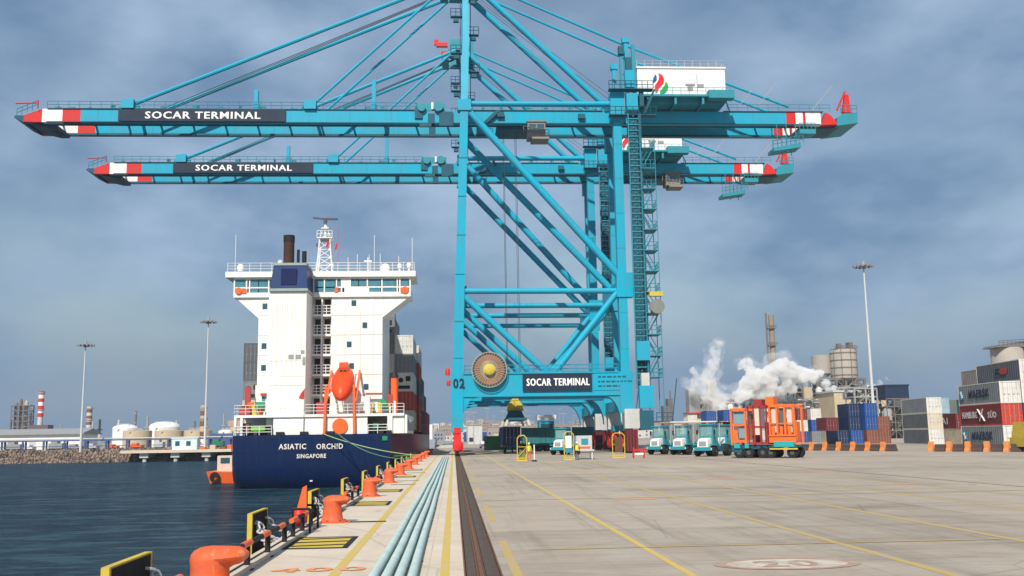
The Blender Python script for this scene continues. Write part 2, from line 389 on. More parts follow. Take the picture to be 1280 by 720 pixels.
def place(o, loc, rz, label, group=None):
    o.location = loc; o.rotation_euler = (0, 0, rz); o['label'] = label
    if group: o['group'] = group
    return o
def S(name, mb, mats, **kw): return mb.build(name, mats, kind='structure', **kw)
ORD = ['nearest', 'second', 'third', 'fourth', 'fifth', 'sixth', 'seventh', 'eighth', 'ninth', 'tenth', 'eleventh', 'twelfth', 'thirteenth', 'fourteenth', 'fifteenth', 'sixteenth']

def text_geo(txt, size, bold=0.0, ext=0.01):
    cu = bpy.data.curves.new('t', 'FONT'); cu.body = txt; cu.size = size; cu.offset = bold; cu.extrude = ext
    cu.align_x = 'CENTER'; cu.align_y = 'CENTER'; cu.resolution_u = 2; cu.space_character = 1.14
    ob = bpy.data.objects.new('t', cu)
    col.objects.link(ob)
    dg = bpy.context.evaluated_depsgraph_get()
    me = ob.evaluated_get(dg).to_mesh()
    vs = [tuple(v.co) for v in me.vertices]; fs = [tuple(p.vertices) for p in me.polygons]
    ob.evaluated_get(dg).to_mesh_clear()
    bpy.data.objects.remove(ob); bpy.data.curves.remove(cu)
    return vs, fs
def text(mb, txt, c, width, height, plane='xz', bold=0.0, m=0, ext=0.01, shear=0.0):
    """letters fitted to width x height about the point c; plane xz faces -y, yz faces -x, xy lies on the ground"""
    vs, fs = text_geo(txt, 1.0, bold, 0.5)
    xs = [v[0] for v in vs]; ys = [v[1] for v in vs]
    cx = (min(xs)+max(xs))/2; cy = (min(ys)+max(ys))/2
    sx = width/(max(xs)-min(xs)); sy = height/(max(ys)-min(ys)); c = Vector(c); out = []
    for x, y, z in vs:
        a = (x-cx)*sx; b = (y-cy)*sy; d = z*2*ext; a += b*shear
        if plane == 'xz': out.append(c+Vector((a, -d, b)))
        elif plane == 'yz': out.append(c+Vector((-d, -a, b)))
        else: out.append(c+Vector((a, b, d)))
    return mb.add(out, fs, m)
USE_HAZE = True
# ------------------------------------------------------------------ setting
EX = -4.05                                     # quay edge
g = MB(); g.add([(EX, -60, 0), (0.20, -60, 0), (0.20, 330, 0), (EX, 330, 0)], [(0, 1, 2, 3)]); S('quay_deck', g, QUAYC)
g = MB(); g.add([(0.82, -60, 0), (23.45, -60, 0), (23.45, 420, 0), (0.82, 420, 0)], [(0, 1, 2, 3)])
g.add([(24.0, -60, 0), (300, -60, 0), (300, 420, 0), (24.0, 420, 0)], [(0, 1, 2, 3)])
S('yard_ground', g, YARDC)
g = MB(); g.add([(-3000, 420, 0.0), (6000, 420, 0.0), (6000, 9000, 0.0), (-6000, 9000, 0.0), (-6000, 420, 0.0)], [(0, 1, 2, 3, 4)])
g.add([(300, -500, -0.01), (6000, -500, -0.01), (6000, 420, -0.01), (300, 420, -0.01)], [(0, 1, 2, 3)])
S('land', g, LANDC)
g = MB(); g.box(EX-0.02, 0.2, -60, 330, -5, -0.01); g.box(EX-0.10, EX+0.22, -60, 330, -0.5, 0.09); S('quay_wall', g, QUAYC)
g = MB(); g.add([(-3000, -400, -3), (EX, -400, -3), (EX, 340, -3), (-3000, 340, -3)], [(0, 1, 2, 3)]); S('water', g, WATER)
# crane rail trenches
for x0, x1, nm in ((0.20, 0.82, 'crane_rail'), (23.45, 24.0, 'crane_rail')):
    if x0 > 5:
        g = MB(); g.box(x0, 23.64, -60, 330, -0.3, 0.0, 0); g.box(23.80, x1, -60, 330, -0.3, 0.0, 0); g.box(23.64, 23.80, -60, 330, -0.3, -0.03, 1); g.box(23.69, 23.75, -60, 330, -0.03, 0.004, 1); S(nm, g, [YARDC, RAILM]); continue
    g = MB(); w = (x1-x0); xc = (x0+x1)/2-0.03
    g.box(x0-0.001, x1+0.001, -60, 330, -0.3, -0.075, 0)
    g.box(x0-0.03, x0, -60, 330, -0.3, 0.006, 1); g.box(x1, x1+0.03, -60, 330, -0.3, 0.006, 1)
    g.box(xc-0.075, xc+0.075, -60, 330, -0.08, -0.05, 1); g.box(xc-0.035, xc+0.035, -60, 330, -0.05, 0.018, 1)
    g.box(x0+0.02, xc-0.085, -60, 330, -0.076, -0.028, 0); g.box(xc+0.09, x1-0.14, -60, 330, -0.076, -0.028, 0)
    S(nm, g, [TRENCH, RAILM])
# painted lines (sheets 4 mm above the concrete)
def line(x0, x1, y0, y1, mt, z=0.004, x0b=None, x1b=None):
    g = MB(); a = x0 if x0b is None else x0b; b = x1 if x1b is None else x1b
    g.add([(x0, y0, z), (x1, y0, z), (b, y1, z), (a, y1, z)], [(0, 1, 2, 3)]); S('painted_line', g, mt)
line(-2.25, -2.06, 2, 320, LINE1)
line(-0.26, -0.09, 2, 320, LINE1)
for i in range(24):
    line(1.02, 1.20, 4+i*12.4+(8.0 if i else 0)*0, 4+i*12.4+7.0, LINE2)
line(4.0, 4.15, 2, 330, LINE1)
line(8.15, 8.35, 2, 330, LINE2, x0b=9.6, x1b=9.8)
line(12.1, 12.3, 2, 330, LINE2, x0b=13.2, x1b=13.4)
line(17.0, 17.2, 2, 330, LINE2, x0b=17.6, x1b=17.8)
line(20.6, 20.75, 2, 330, LINE2)
for i, (x, y) in enumerate([(6.1, 37), (13.5, 52), (19.5, 44), (21.5, 60), (24.5, 36), (10.4, 75)]): line(x, x+1.5, y, y+0.55, MARKO, 0.008)
line(1.6, 12, 21.4, 21.52, LINE2, 0.008)
for y in (38, 62, 88): line(1.2, 23, y, y+0.14, LINE2, 0.008)
# speed limit ring painted on the yard and distance number on the quay
cx, cy = 6.12, 18.28
g = MB(); n = 48
def ell(a, b, z): return [(cx+a*math.cos(2*PI*i/n), cy+b*math.sin(2*PI*i/n), z) for i in range(n)]
g.add(ell(1.36, 0.80, 0.008)+ell(1.12, 0.64, 0.008), [(i, (i+1) % n, n+(i+1) % n, n+i) for i in range(n)], 0)
g.add(ell(1.12, 0.64, 0.008), [tuple(range(n))], 1)
text(g, '20', (cx, cy, 0.013), 1.15, 0.82, 'xy', 0.02, 0, 0.001)
S('painted_speed_limit', g, [MARKR, MARKW])
g = MB(); text(g, '400', (-2.52, 19.0, 0.012), 1.75, 0.55, 'xy', 0.02, 0, 0.001); S('painted_number', g, MARKO)

# hatch covers in the quay
def hatch(y0, y1, x0, x1, i):
    t = empty('hatch_cover', ((x0+x1)/2, y0, 0), 'yellow and black striped steel cover in the quay, %s along the edge' % ORD[i], 'hatch cover', 'steel covers along the quay edge')
    f = MB(); f.box(x0, x1, y0, y0+0.16, 0.002, 0.014); f.box(x0, x1, y1-0.16, y1, 0.002, 0.014); f.box(x0, x0+0.13, y0+0.16, y1-0.16, 0.002, 0.014); f.box(x1-0.13, x1, y0+0.16, y1-0.16, 0.002, 0.014); f.build('frame', BLACK, t)
    p = MB(); k = 6; a, b = y0+0.16, y1-0.16; dx = (x1-x0-0.26)
    p.box(x0+0.13, x1-0.13, a, b, 0.002, 0.010, 0)
    for j in range(k):
        if j % 2: 
            ya = a+(b-a)*j/k; yb = a+(b-a)*(j+1)/k
            p.add([(x0+0.14, ya-0.1, 0.0125), (x1-0.14, ya+0.1, 0.0125), (x1-0.14, yb-0.05, 0.0125), (x0+0.14, yb-0.25, 0.0125)], [(0, 1, 2, 3)], 1)
    p.build('plate', [YELLOW, BLACK], t)
hatch(22.6, 25.2, -3.85, -2.38, 0); hatch(36.6, 38.9, -3.75, -2.38, 1); hatch(45.6, 47.8, -3.7, -2.4, 2); hatch(62.0, 64.2, -3.7, -2.4, 3); hatch(75.0, 77.2, -3.7, -2.4, 4)
for y in (29.4, 52.5, 57.0, 70.0):
    g = MB(); g.box(-3.3, -2.0, y, y+0.35, 0.002, 0.009); tag(g.build('drain_grate', BLACK), 'flat dark drain grate set in the quay, %s one out' % ORD[[29.4, 52.5, 57.0, 70.0].index(y)], 'grate', 'drain grates in the quay')

# aqua pipes lying on the deck
for i in range(4):
    x = -1.37+0.215*i; g = MB()
    pts = []; 
    for k in range(27): pts.append((x+0.008*math.sin(k*1.7+i), 3+k*4.6, 0.086))
    g.path(pts, 0.085, 10)
    tag(g.build('aqua_pipe', PIPEC), 'long pale aqua pipe lying along the quay, %s of the four from the water side' % ['first', 'second', 'third', 'fourth'][i], 'pipe', 'aqua pipes lying along the quay')
g = MB()
for k in range(25): g.box(-1.50, -0.60, 5.5+k*4.8, 5.56+k*4.8, 0.0, 0.004)
tag(g.build('pipe_bedding', TRENCH), 'flat dark straps under the aqua pipes on the quay', 'strap')

# mooring bollards: lathe body with a bull horn
BOLL = paint('bollard_orange', (0.74, 0.105, 0.02), 0.5, 0.35, 4.0, rust=0.55, rust_rgb=(0.62, 0.30, 0.18), bump=0.3)
def bollard_meshes(t):
    b = MB()
    prof = [(0.46, 0.0), (0.46, 0.045), (0.36, 0.05), (0.315, 0.09), (0.29, 0.22), (0.265, 0.40), (0.262, 0.52), (0.275, 0.60), (0.262, 0.67), (0.22, 0.725), (0.14, 0.765), (0.06, 0.78), (0.01, 0.782)]
    b.lathe([(r, z) for r, z in prof], (0, 0, 0), 24)
    o = b.build('body', BOLL, t)
    h = MB(); ring = []; n = 12
    for k in range(9):
        u = k/8; x = 0.0+0.52*u; r = 0.165*(1-0.36*u)*(math.sqrt(max(0.0, 1-max(0, (u-0.7)/0.3)**2)) if u > 0.7 else 1)
        r = max(r, 0.03)
        c = Vector((x, 0, 0.625+0.035*u))
        ring += [c+Vector((0, (1.65+0.25*u)*r*math.cos(2*PI*i/n), r*math.sin(2*PI*i/n))) for i in range(n)]
    fs = [(k*n+i, k*n+(i+1) % n, (k+1)*n+(i+1) % n, (k+1)*n+i) for k in range(8) for i in range(n)]+[tuple(range(n)), tuple(8*n+i for i in range(n))]
    h.add(ring, fs, 0, True); h.build('horn', BOLL, t)
    f = MB()
    for i in range(6):
        a = i*PI/3+0.3; f.lathe([(0.035, 0.045), (0.035, 0.085), (0.01, 0.09)], (0.36*math.cos(a), 0.36*math.sin(a), 0), 6)
    f.build('bolts', BROWN, t)
    q = MB(); q.box(-0.5, 0.5, -0.5, 0.5, 0.0, 0.012); q.build('base_plate', MARKO, t)
bt = empty('bollard', (-3.50, 15.9, 0), 'x', 'bollard'); ORG[bt.name] = Vector((0, 0, 0)); bollard_meshes(bt)
bys = [15.9, 29.6, 42.4, 55.0, 66.5, 78.5, 91, 103, 115.5, 128, 141, 154]
blab = ['chipped orange mooring bollard, the largest and closest at the foot of the picture', 'orange mooring bollard beside the red ladder marker, second out along the edge']
for i, y in enumerate(bys):
    o = bt if i == 0 else copy_tree(bt)
    lab = blab[i] if i < 2 else 'orange mooring bollard with a horn, %s out along the quay edge' % ORD[i]
    place(o, (-3.56 if i else -3.64, y if i else 15.3, 0), R([6, -4, 3, 0, 5, -3, 2, 0, 4, 1, 2, 0][i]), lab, 'orange mooring bollards along the quay edge')
    if i == 0: o.scale = (1.08, 1.08, 1.09)
    else: o.scale = (1, 1, 1)

# fender panels hung on the quay face, with chains
def fender(i, y):
    t = empty('fender', (-4.95, y, -0.5), 'black fender panel with yellow edges and pale chains, %s along the quay wall' % ORD[i], 'fender', 'fender panels along the quay wall')
    p = MB(); p.box(-5.00, -4.90, y+0.03, y+1.9, -2.2, 0.62); p.box(-5.05, -5.00, y+0.05, y+1.85, -2.15, 0.58); p.build('panel', RUBBER, t)
    e = MB(); e.box(-5.01, -4.89, y-0.05, y+0.03, -2.2, 0.65); e.box(-5.01, -4.89, y+1.9, y+1.96, -2.2, 0.65); e.box(-5.01, -4.90, y+0.03, y+1.9, 0.62, 0.65); e.build('edge_frame', YELLOW, t)
    c = MB(); c.lathe([(0.55, 0), (0.55, 0.1), (0.33, 0.2), (0.33, 0.5), (0.5, 0.58), (0.5, 0.62)], (-4.86, y+1.05, -0.9), 14, axis='x'); c.build('rubber_cone', RUBBER, t)
    for yy, y2 in ((y+0.35, y-0.9), (y+0.5, y+1.0), (y+1.75, y+3.0)):
        k = MB(); n = 13
        a = Vector((-4.86, yy, 0.40)); b = Vector((EX-0.02, y2, 0.02))
        for j in range(n):
            u = j/(n-1); q = a.lerp(b, u)+Vector((0, 0, -0.28*math.sin(PI*u)))
            d = (b-a).normalized(); s = Vector((0, 0, 1)) if j % 2 else d.cross(Vector((0, 0, 1))).normalized()
            pts = []
            for w in range(7):
                ang = 2*PI*w/6; pts.append(q+d*(0.10*math.cos(ang))+s*(0.07*math.sin(ang)))
            k.path(pts, 0.027, 5)
        k.build('chain', CHAIN, t)
for i in range(12): fender(i, 14.7+10.0*i)

# low guard rails between the bollards
def guard(i, y0, y1):
    x = -3.90
    t = empty('guard_rail', (x, y0, 0), 'low black guard rail with orange painted sleeves, %s section along the edge' % ORD[i], 'guard rail', 'low guard rails along the quay edge')
    L = y1-y0; k = max(2, int(L/2.0))
    for j in range(k+1):
        y = y0+L*j/k; p = MB(); p.box(x-0.05, x+0.05, y-0.05, y+0.05, 0.012, 0.43); p.box(x-0.12, x+0.12, y-0.12, y+0.12, 0.0, 0.012); p.build('post', BLACK, t)
    r = MB(); ys = [y0-0.25]; 
    while ys[-1] < y1+0.25: ys.append(min(y1+0.25, ys[-1]+(0.75 if len(ys) % 2 else 1.1)))
    for j in range(len(ys)-1): r.tube((x, ys[j], 0.48), (x, ys[j+1], 0.48), 0.062 if j % 2 == 0 else 0.055, 10, m=0 if j % 2 == 0 else 1)
    r.build('rail', [ORANGE, BLACK], t)
secs = [(10.5, 14.4), (17.2, 23.4), (24.6, 27.6), (31.2, 34.5), (36.3, 41.0), (44.2, 48.5), (50, 53.6), (57, 63), (68.5, 75.5), (80, 88), (93, 100)]
for i, (a, b) in enumerate(secs): guard(i, a, b)
g = MB(); g.box(-4.02, -3.96, -20, 120, 0.0902, 0.10); S('kerb_strip', g, BLACK)

# ladder marker by the second bollard
t = empty('ladder_marker', (-4.25, 27.2, 0), 'red orange tapering ladder marker framed by black hoops near the second bollard', 'ladder marker')
p = MB(); p.lathe([(0.02, 0.02), (0.16, 0.10), (0.22, 0.22), (0.22, 0.34), (0.14, 0.48)], (-4.12, 27.0, 0.09), 14); p.build('float_body', RED, t)
p = MB(); p.hexa([(-4.28, 27.5, 0.5), (-3.98, 27.3, 0.5), (-3.98, 27.4, 0.5), (-4.28, 27.6, 0.5), (-4.12, 27.5, 1.12), (-4.0, 27.4, 1.18), (-4.0, 27.5, 1.18), (-4.12, 27.6, 1.12)]); p.build('marker_board', ORANGE, t)
for y in (26.4, 27.9):
    p = MB(); p.path([(-4.2, y, 0.05), (-4.2, y, 0.62), (-3.75, y, 0.62), (-3.75, y, 0.0)], 0.035, 6); p.build('hoop', BLACK, t)

# ------------------------------------------------------------------ ship to shore crane
def build_crane():
    root = empty('gantry_crane', (12.0, 140.5, 0.0), 'nearer cyan gantry crane numbered 02 with a cable reel on its portal beam', 'gantry crane', 'cyan ship to shore gantry cranes')
    NY, FY = 133.0, 148.0
    def lerp(a, b, u): return a+(b-a)*u
    # seaside legs (lean landward, meet at the apex)
    for s, Y in ((1, NY), (-1, FY)):
        sh = 0.0 if s == 1 else 1.65
        b = MB()
        b.beam((0.47, Y, 6.5), (1.80, Y, 48.0), 1.42, 1.3, w2=1.1, h2=1.1)
        b.beam((1.80, Y, 48.0), (2.12, Y+1.8*s, 60.0), 1.05, 1.0, w2=0.95, h2=0.95)
        b.beam((2.12, Y+1.8*s, 60.0), (2.15, Y+3.6*s, 71.0), 0.95, 0.95, w2=0.85, h2=0.85)
        b.box(0.9, 2.75, Y-0.75, Y+0.75, 47.9, 49.5)
        for z in (13, 18, 24.5, 30, 35.5, 41): xx = 0.47+1.33*(z-6.5)/41.5; b.box(xx-0.70+z*0.003, xx+0.70-z*0.003, Y-0.72+z*0.0016, Y-0.6, z, z+0.09, 1)
        b.box(-0.3, 1.32, Y-0.8, Y+0.8, 3.2, 7.9)
        b.build('leg', [CYAN, TEAL], root)
        # landside leg
        b = MB()
        b.box(22.85+sh, 24.05+sh, Y-0.6, Y+0.6, 9.0, 49.6); b.box(22.6, 24.3+sh, Y-0.8, Y+0.8, 5.4, 9.5)
        b.box(22.5+sh, 24.5+sh, Y-0.85, Y+0.85, 46.4, 50.6)
        b.box(22.6+sh, 24.9+sh, Y-0.8, Y+0.8, 21.2, 24.6)
        for z in (14, 19, 28, 33, 38, 43): b.box(22.84+sh, 24.06+sh, Y-0.62, Y-0.5, z, z+0.09, 1)
        b.build('leg', [CYAN, TEAL], root)
        # portal beam with haunches
        b = MB(); y0, y1 = Y-0.65, Y+0.65
        b.box(1.32, 22.6, y0, y1, 7.75, 10.95); b.box(-0.32, 1.325, y0-0.1, y1+0.1, 7.9, 11.0); b.box(22.55, 24.45, y0-0.05, y1+0.05, 9.5, 10.97)
        arc = [(1.3, 5.2)]+[(1.3+2.3*(1-math.cos(a)), 5.2+2.55*math.sin(a)) for a in [PI/2*k/8 for k in range(1, 9)]]+[(1.3, 7.75)]
        b.prism(arc, 'xz', y0+0.02, y1-0.02)
        arc2 = [(22.62, 4.0)]+[(22.62-2.3*(1-math.cos(a)), 4.0+3.75*math.sin(a)) for a in [PI/2*k/8 for k in range(1, 9)]]+[(22.62, 7.75)]
        b.prism(arc2, 'xz', y0+0.02, y1-0.02)
        b.box(1.4, 22.5, y0-0.16, y0, 10.80, 10.97); b.box(1.4, 22.5, y0-0.16, y0, 7.75, 7.9)
        pb = b.build('portal_beam', CYAN, root)
        r = MB(); r.rail([(1.5, y0, 10.97), (22.5, y0, 10.97)], 1.05, 0.035, 1.9); r.rail([(1.5, y1, 10.97), (22.5, y1, 10.97)], 1.05, 0.035, 1.9); r.build('handrail', CYAN, pb)
        if s == 1:
            r = MB(); r.box(13.0, 18.2, y0-0.1, y0, 8.7, 10.2); r.box(18.95, 24.3, y0-0.07, y0-0.0, 8.45, 10.75); r.build('data_plate', CYAN, pb)
            r = MB()
            for z, w in ((10.25, 3.9), (9.6, 4.2), (9.0, 3.3)):
                k = 0; x = 19.6
                while x < 19.6+w:
                    ww = random.uniform(0.25, 0.7); r.box(x, x+ww, y0-0.085, y0-0.07, z-0.12, z+0.12); x += ww+0.16
            r.build('fine_print', TEALD, pb)
        # ties and diagonals in the frame
        b = MB(); b.tube((1.3, Y, 22.25), (22.8+sh, Y, 22.15), 0.40, 14); b.build('tie_beam', CYAN, root)
        b = MB(); b.tube((2.2, Y, 49.05), (22.6+sh, Y, 49.1), 0.40, 14); b.build('tie_beam', CYAN, root)
        b = MB(); b.tube((2.2, Y, 48.2), (23.4+sh, Y, 23.9), 0.52, 14); b.build('diagonal_brace', CYAN, root)
        b = MB(); b.tube((1.1, Y, 21.9), (12.6, Y, 11.1), 0.46, 14); b.build('diagonal_brace', CYAN, root)
        b = MB(); b.tube((23.3+sh, Y, 22.6), (13.9, Y, 11.1), 0.46, 14); b.build('diagonal_brace', CYAN, root)
        b = MB(); b.prism([(11.6, 10.95), (14.9, 10.95), (14.2, 11.6), (12.3, 11.6)], 'xz', Y-0.4, Y+0.4); b.build('gusset', CYAN, root)
    # beams across (along the quay)
    for x, z, w in ((0.5, 6.3, 1.2), (23.45, 6.3, 1.3), (23.45, 22.9, 1.0), (1.5, 22.3, 0.9), (2.0, 49.6, 1.0), (23.45, 49.8, 1.2)):
        b = MB(); b.box(x-w/2, x+w/2, NY+0.8, FY-0.8, z-0.6, z+0.8); b.build('cross_beam', CYAN, root)
    # bogies
    for x in (0.50, 23.72):
        for yc in (NY-0.2, NY+3.4, FY-3.4, FY+0.2):
            b = MB(); w = 0.52
            b.prism([(yc-1.6, 0.75), (yc-1.6, 1.5), (yc-0.7, 2.3), (yc+0.7, 2.3), (yc+1.6, 1.5), (yc+1.6, 0.75), (yc+0.9, 0.55), (yc-0.9, 0.55)], 'yz', x-w, x+w)
            b.box(x-0.5, x+0.5, yc-0.6, yc+0.6, 2.2, 3.0); b.box(x+w, x+w+0.3, yc-1.2, yc-0.2, 0.6, 1.6); b.box(x-w-0.12, x-w, yc-0.4, yc+0.4, 0.9, 1.7)
            b.box(x-0.25, x+0.25, yc-1.95, yc-1.6, 0.7, 1.25)
            bo = b.build('bogie', RED, root)
            for q in (-1.0, 1.0):
                k = MB(); k.lathe([(0.36, -0.11), (0.41, -0.1), (0.41, -0.07), (0.36, -0.06), (0.36, 0.11), (0.1, 0.12)], (x, yc+q, 0.385), 18, axis='x'); k.build('wheel', RAILM, bo)
        for ya, yb_, yc_, yd in ((NY-0.9, NY+4.6, NY-0.5, NY+1.8), (FY-4.6, FY+0.9, FY-1.8, FY+0.5)):
            b = MB(); b.box(x-0.45, x+0.45, ya, yb_, 2.95, 3.75); b.box(x-0.5, x+0.5, yc_, yd, 3.7, 6.0); b.build('equaliser_beam', RED if x < 2 else TEAL, root)
    for yy in (NY-3.1, FY+1.4):
        b = MB(); b.box(22.7, 24.4, yy, yy+0.7, 0.25, 3.1, 0); [b.box(22.75+k*0.4, 22.85+k*0.4, yy-0.05, yy, 0.3, 3.05, 1) for k in range(4)]; b.build('cable_cover', [MAROON, BLACK], root)
    b = MB(); b.box(22.9, 25.3, NY-2.0, NY-0.9, 3.25, 5.85); b.build('control_cabinet', LGREY, root)
    b = MB(); b.box(22.9, 25.3, FY-2.6, FY-1.2, 3.25, 5.85); b.build('control_cabinet', LGREY, root)
    b = MB(); b.lathe([(0.3, -0.2), (0.3, 0.5), (0.15, 0.75), (0.02, 0.8)], (-0.75, NY-0.7, 10.9), 12); b.build('warning_lamp', RED, root)
    # boom and girders
    YN, YF = 137.0, 142.8
    z0, z1 = 47.3, 49.25
    for Y, dx in ((YN, 0), (YF, 0.3)):
        b = MB(); a, c = Y-0.45, Y+0.45
        segs = [(-54.9, -52.4, 1), (-57.7, -54.9, 2), (-52.4, -3.4, 0), (-2.4, 49.4, 0), (49.4, 50.8, 1), (50.8, 51.9, 2), (51.9, 52.3, 1), (52.3, 54.6, 2)]
        for p, q, mm in segs: b.box(p, q, a, c, z0, z1, mm)
        b.prism([(-57.7, z0), (-60.2, z0+0.05), (-60.2, z0+1.0), (-57.7, z1)], 'xz', a, c, 1)
        b.prism([(54.6, z0), (57.2, z0+0.1), (56.2, z1-0.5), (55.4, z1)], 'xz', a, c, 1)
        b.box(-57, 54.5, a-0.14, a, z0-0.0, z0+0.10, 3); b.box(-57, 54.5, c, c+0.14, z0, z0+0.10, 3)
        x = -50.0
        while x < 49:
            if not (-4.2 < x < -2): b.box(x-0.03, x+0.03, a-0.02, a, z0+0.1, z1, 4)
            x += 5.9
        b.build('girder', [CYAN, RED, WHITE, TEALD, TEAL], root)
    b = MB()                                                     # trolley track flanges and bracing between girders
    for Y in (YN+0.6, YF-0.6): b.box(-58, 55, Y-0.15, Y+0.15, z0-0.15, z0+0.15)
    b.build('trolley_track', TEALD, root)
    b = MB()
    k = 0; x = -57.0
    while x < 55:
        b.box(x-0.1, x+0.1, YN+0.45, YF-0.45, z0+1.2, z0+1.6)
        x += 4.7
    b.build('boom_bracing', TEAL, root)
    b = MB(); b.prism([(-60.2, 47.3), (-61.6, 48.0), (-61.4, 48.3), (-60.2, 48.3)], 'xz', YN-0.4, YF+0.4); b.prism([(-60.8, 47.7), (-57.2, 46.75), (-56.0, 46.75), (-56.0, 47.25), (-60, 47.6)], 'xz', YN+0.5, YF-0.4); b.build('boom_tip', TEALD, root)
    b = MB(); b.rail([(-61.3, YN-0.2, 48.2), (-58.2, YN-0.9, 49.2)], 1.1, 0.05, 0.9); b.tube((-61.4, YN-0.5, 50.0), (-58.3, YN-0.5, 50.1), 0.10, 6, m=1); b.tube((-58.3, YN-0.5, 49.3), (-58.3, YN-0.5, 50.5), 0.08, 6, m=1); b.build('tip_handrail', [TEAL, RED], root)
    # hinge region
    b = MB(); b.box(-3.4, -2.4, YN-0.4, YN+0.4, 47.4, 48.8); b.box(-3.4, -2.4, YF-0.4, YF+0.4, 47.4, 48.8); b.box(-1.8, 0.2, YN-0.75, YN-0.45, 46.9, 49.0); b.box(-5.3, -4.2, YN-0.7, YN-0.45, 48.0, 49.6); b.box(-4.6, -2.9, YN-0.9, YN-0.5, 46.7, 47.3); build_each(b, 'boom_hinge', TEALD, root)
    b = MB(); b.lathe([(0.7, -0.2), (0.7, 0.2)], (-1.9, YN-0.8, 49.7), 16, axis='y'); b.lathe([(0.6, -0.2), (0.6, 0.2)], (-4.3, YN-0.8, 49.6), 16, axis='y'); b.box(-5.2, -0.9, YN-0.5, YN-0.35, 49.2, 50.3); b.box(-2.9, -2.6, YN-0.95, YN-0.8, 49.3, 50.3, 1); b.build('hinge_sheave', [TEAL, WHITE], root)
    # walkways and handrails along the girders
    b = MB(); b.box(-57, -5, YN-0.62, YN+0.4, 49.26, 49.34); b.box(1, 22, YN-0.62, YN+0.4, 49.26, 49.34); b.box(40, 55, YN-0.62, YN+0.4, 49.26, 49.34); b.box(-57, 55, YF+0.6, YF+1.5, 49.0, 49.08); b.build('walkway', TEALD, root)
    b = MB()
    for a, c in ((-57, -5), (3, 22), (40.5, 56)): b.rail([(a, YN-0.6, 49.34), (c, YN-0.6, 49.34)], 1.0, 0.04, 1.5)
    b.rail([(-57, YF+1.5, 49.08), (22, YF+1.5, 49.08)], 1.1, 0.045, 1.5)
    x = -56
    while x < 22: b.box(x, x+random.uniform(0.3, 0.9), YN-0.4, YN-0.1, 49.345, 49.25+random.uniform(0.3, 0.8)); x += random.uniform(2.0, 4.5)
    b.build('handrail', TEAL, root)
    for x, h in ((-28.0, 52.3), (-11.2, 54.0)):
        b = MB(); b.box(x-0.28, x+0.28, YN-0.3, YN+0.3, 49.2, h); b.box(x-0.4, x+0.4, YN-0.35, YN+0.35, 49.2, 50.3); b.build('boom_post', CYAN, root)
    for x in (-46.2, -20.6):
        b = MB()
        for Y in (YN, YF): b.prism([(x-1.3, 49.2), (x+1.7, 49.2), (x+0.9, 50.9), (x+0.2, 50.9)], 'xz', Y-0.3, Y+0.3)
        b.box(x-0.5, x+1.2, YN-0.9, YN-0.3, 49.3, 50.6); b.tube((x+0.2, YN, 50.4), (x+0.2, YF, 50.4), 0.25, 8)
        b.build('stay_anchor', CYAN, root)
    # stays
    ax, az = 1.6, 70.2
    for Y in (YN, YF):
        b = MB(); b.tube((-45.8, Y, 49.9), (ax, Y+(-0.0), az), 0.30, 8); b.build('forestay', CYAN, root)
        b = MB(); b.tube((-20.0, Y, 50.1), (ax-0.6, Y, az), 0.20, 8); b.build('forestay', CYAN, root)
        b = MB(); b.tube((22.6, Y-0.8, 49.8), (ax+0.4, Y-0.6, az-0.3), 0.45, 12); b.build('backstay', CYAN, root)
    for Y in (YN, YF-1.5):
        b = MB(); b.tube((ax, Y, az+0.3), (26.0, Y, 59.5), 0.20, 8); b.tube((26.0, Y, 59.5), (50.0, Y, 50.2), 0.20, 8); b.tube((26, Y, 56.9) if Y > 140 else (26, Y, 59.5), (43, Y, 49.5) if Y > 140 else (50, Y, 50.2), 0.14, 6); b.build('tail_stay', CYAN, root)
    b = MB()
    for k in range(3): b.tube((-44+k*0.4, 139.9+k*0.3, 49.6), (0.6, 139.9+k*0.3, 69.5), 0.06, 5)
    for k in range(3): b.tube((2.5, 139.0+k*0.8, 69.0), (24.0, 139.0+k*0.8, 52.3-k*0.4), 0.03, 4)
    b.build('boom_hoist_cable', CABLE, root)
    # apex
    b = MB(); b.box(0.9, 3.0, 136.0, 145.0, 69.6, 71.4); b.box(-0.2, 4.0, 136.8, 137.9, 68.8, 71.9); b.box(-0.2, 4.0, 142.0, 143.2, 68.8, 71.9)
    b.lathe([(0.9, -0.5), (0.9, 0.5)], (0.2, 139.5, 70.3), 16, axis='y'); b.lathe([(0.9, -0.5), (0.9, 0.5)], (3.9, 141, 69.8), 16, axis='y'); b.box(-1.6, -0.4, 137, 142, 68.2, 68.5); b.build('apex_head', TEAL, root)
    b = MB(); b.box(-2.6, -0.6, 136.9, 137.6, 70.6, 71.3); b.box(-3.0, -2.2, 137.0, 137.4, 70.9, 71.9); b.box(-1.8, -0.5, 136.9, 137.5, 69.2, 69.7); b.build('apex_bracket', RED, root)
    b = MB(); sgn = 1
    for k, z in enumerate((51.5, 54.5, 57.5, 60.5, 63.5, 66.5)):
        sgn = -sgn; u = (z-48)/22; Y = 134.0+u*3
        xx = 2.0+sgn*1.25
        b.box(min(xx-0.8, 2.0), max(xx+0.8, 2.0), Y, Y+0.8, z, z+0.12); b.rail([(xx-0.8*sgn*-1, Y, z+0.12), (2.0+sgn*0.5, Y, z+0.12)], 1.1, 0.05, 0.7)
        b.box(xx-0.4, xx+0.4, Y+0.2, Y+0.8, z-0.7, z)
    for q in (1.25, 2.75): b.tube((q, 136.3, 49), (q+0.2, 139, 69), 0.06, 5)
    b.build('leg_platform', TEALD, root)
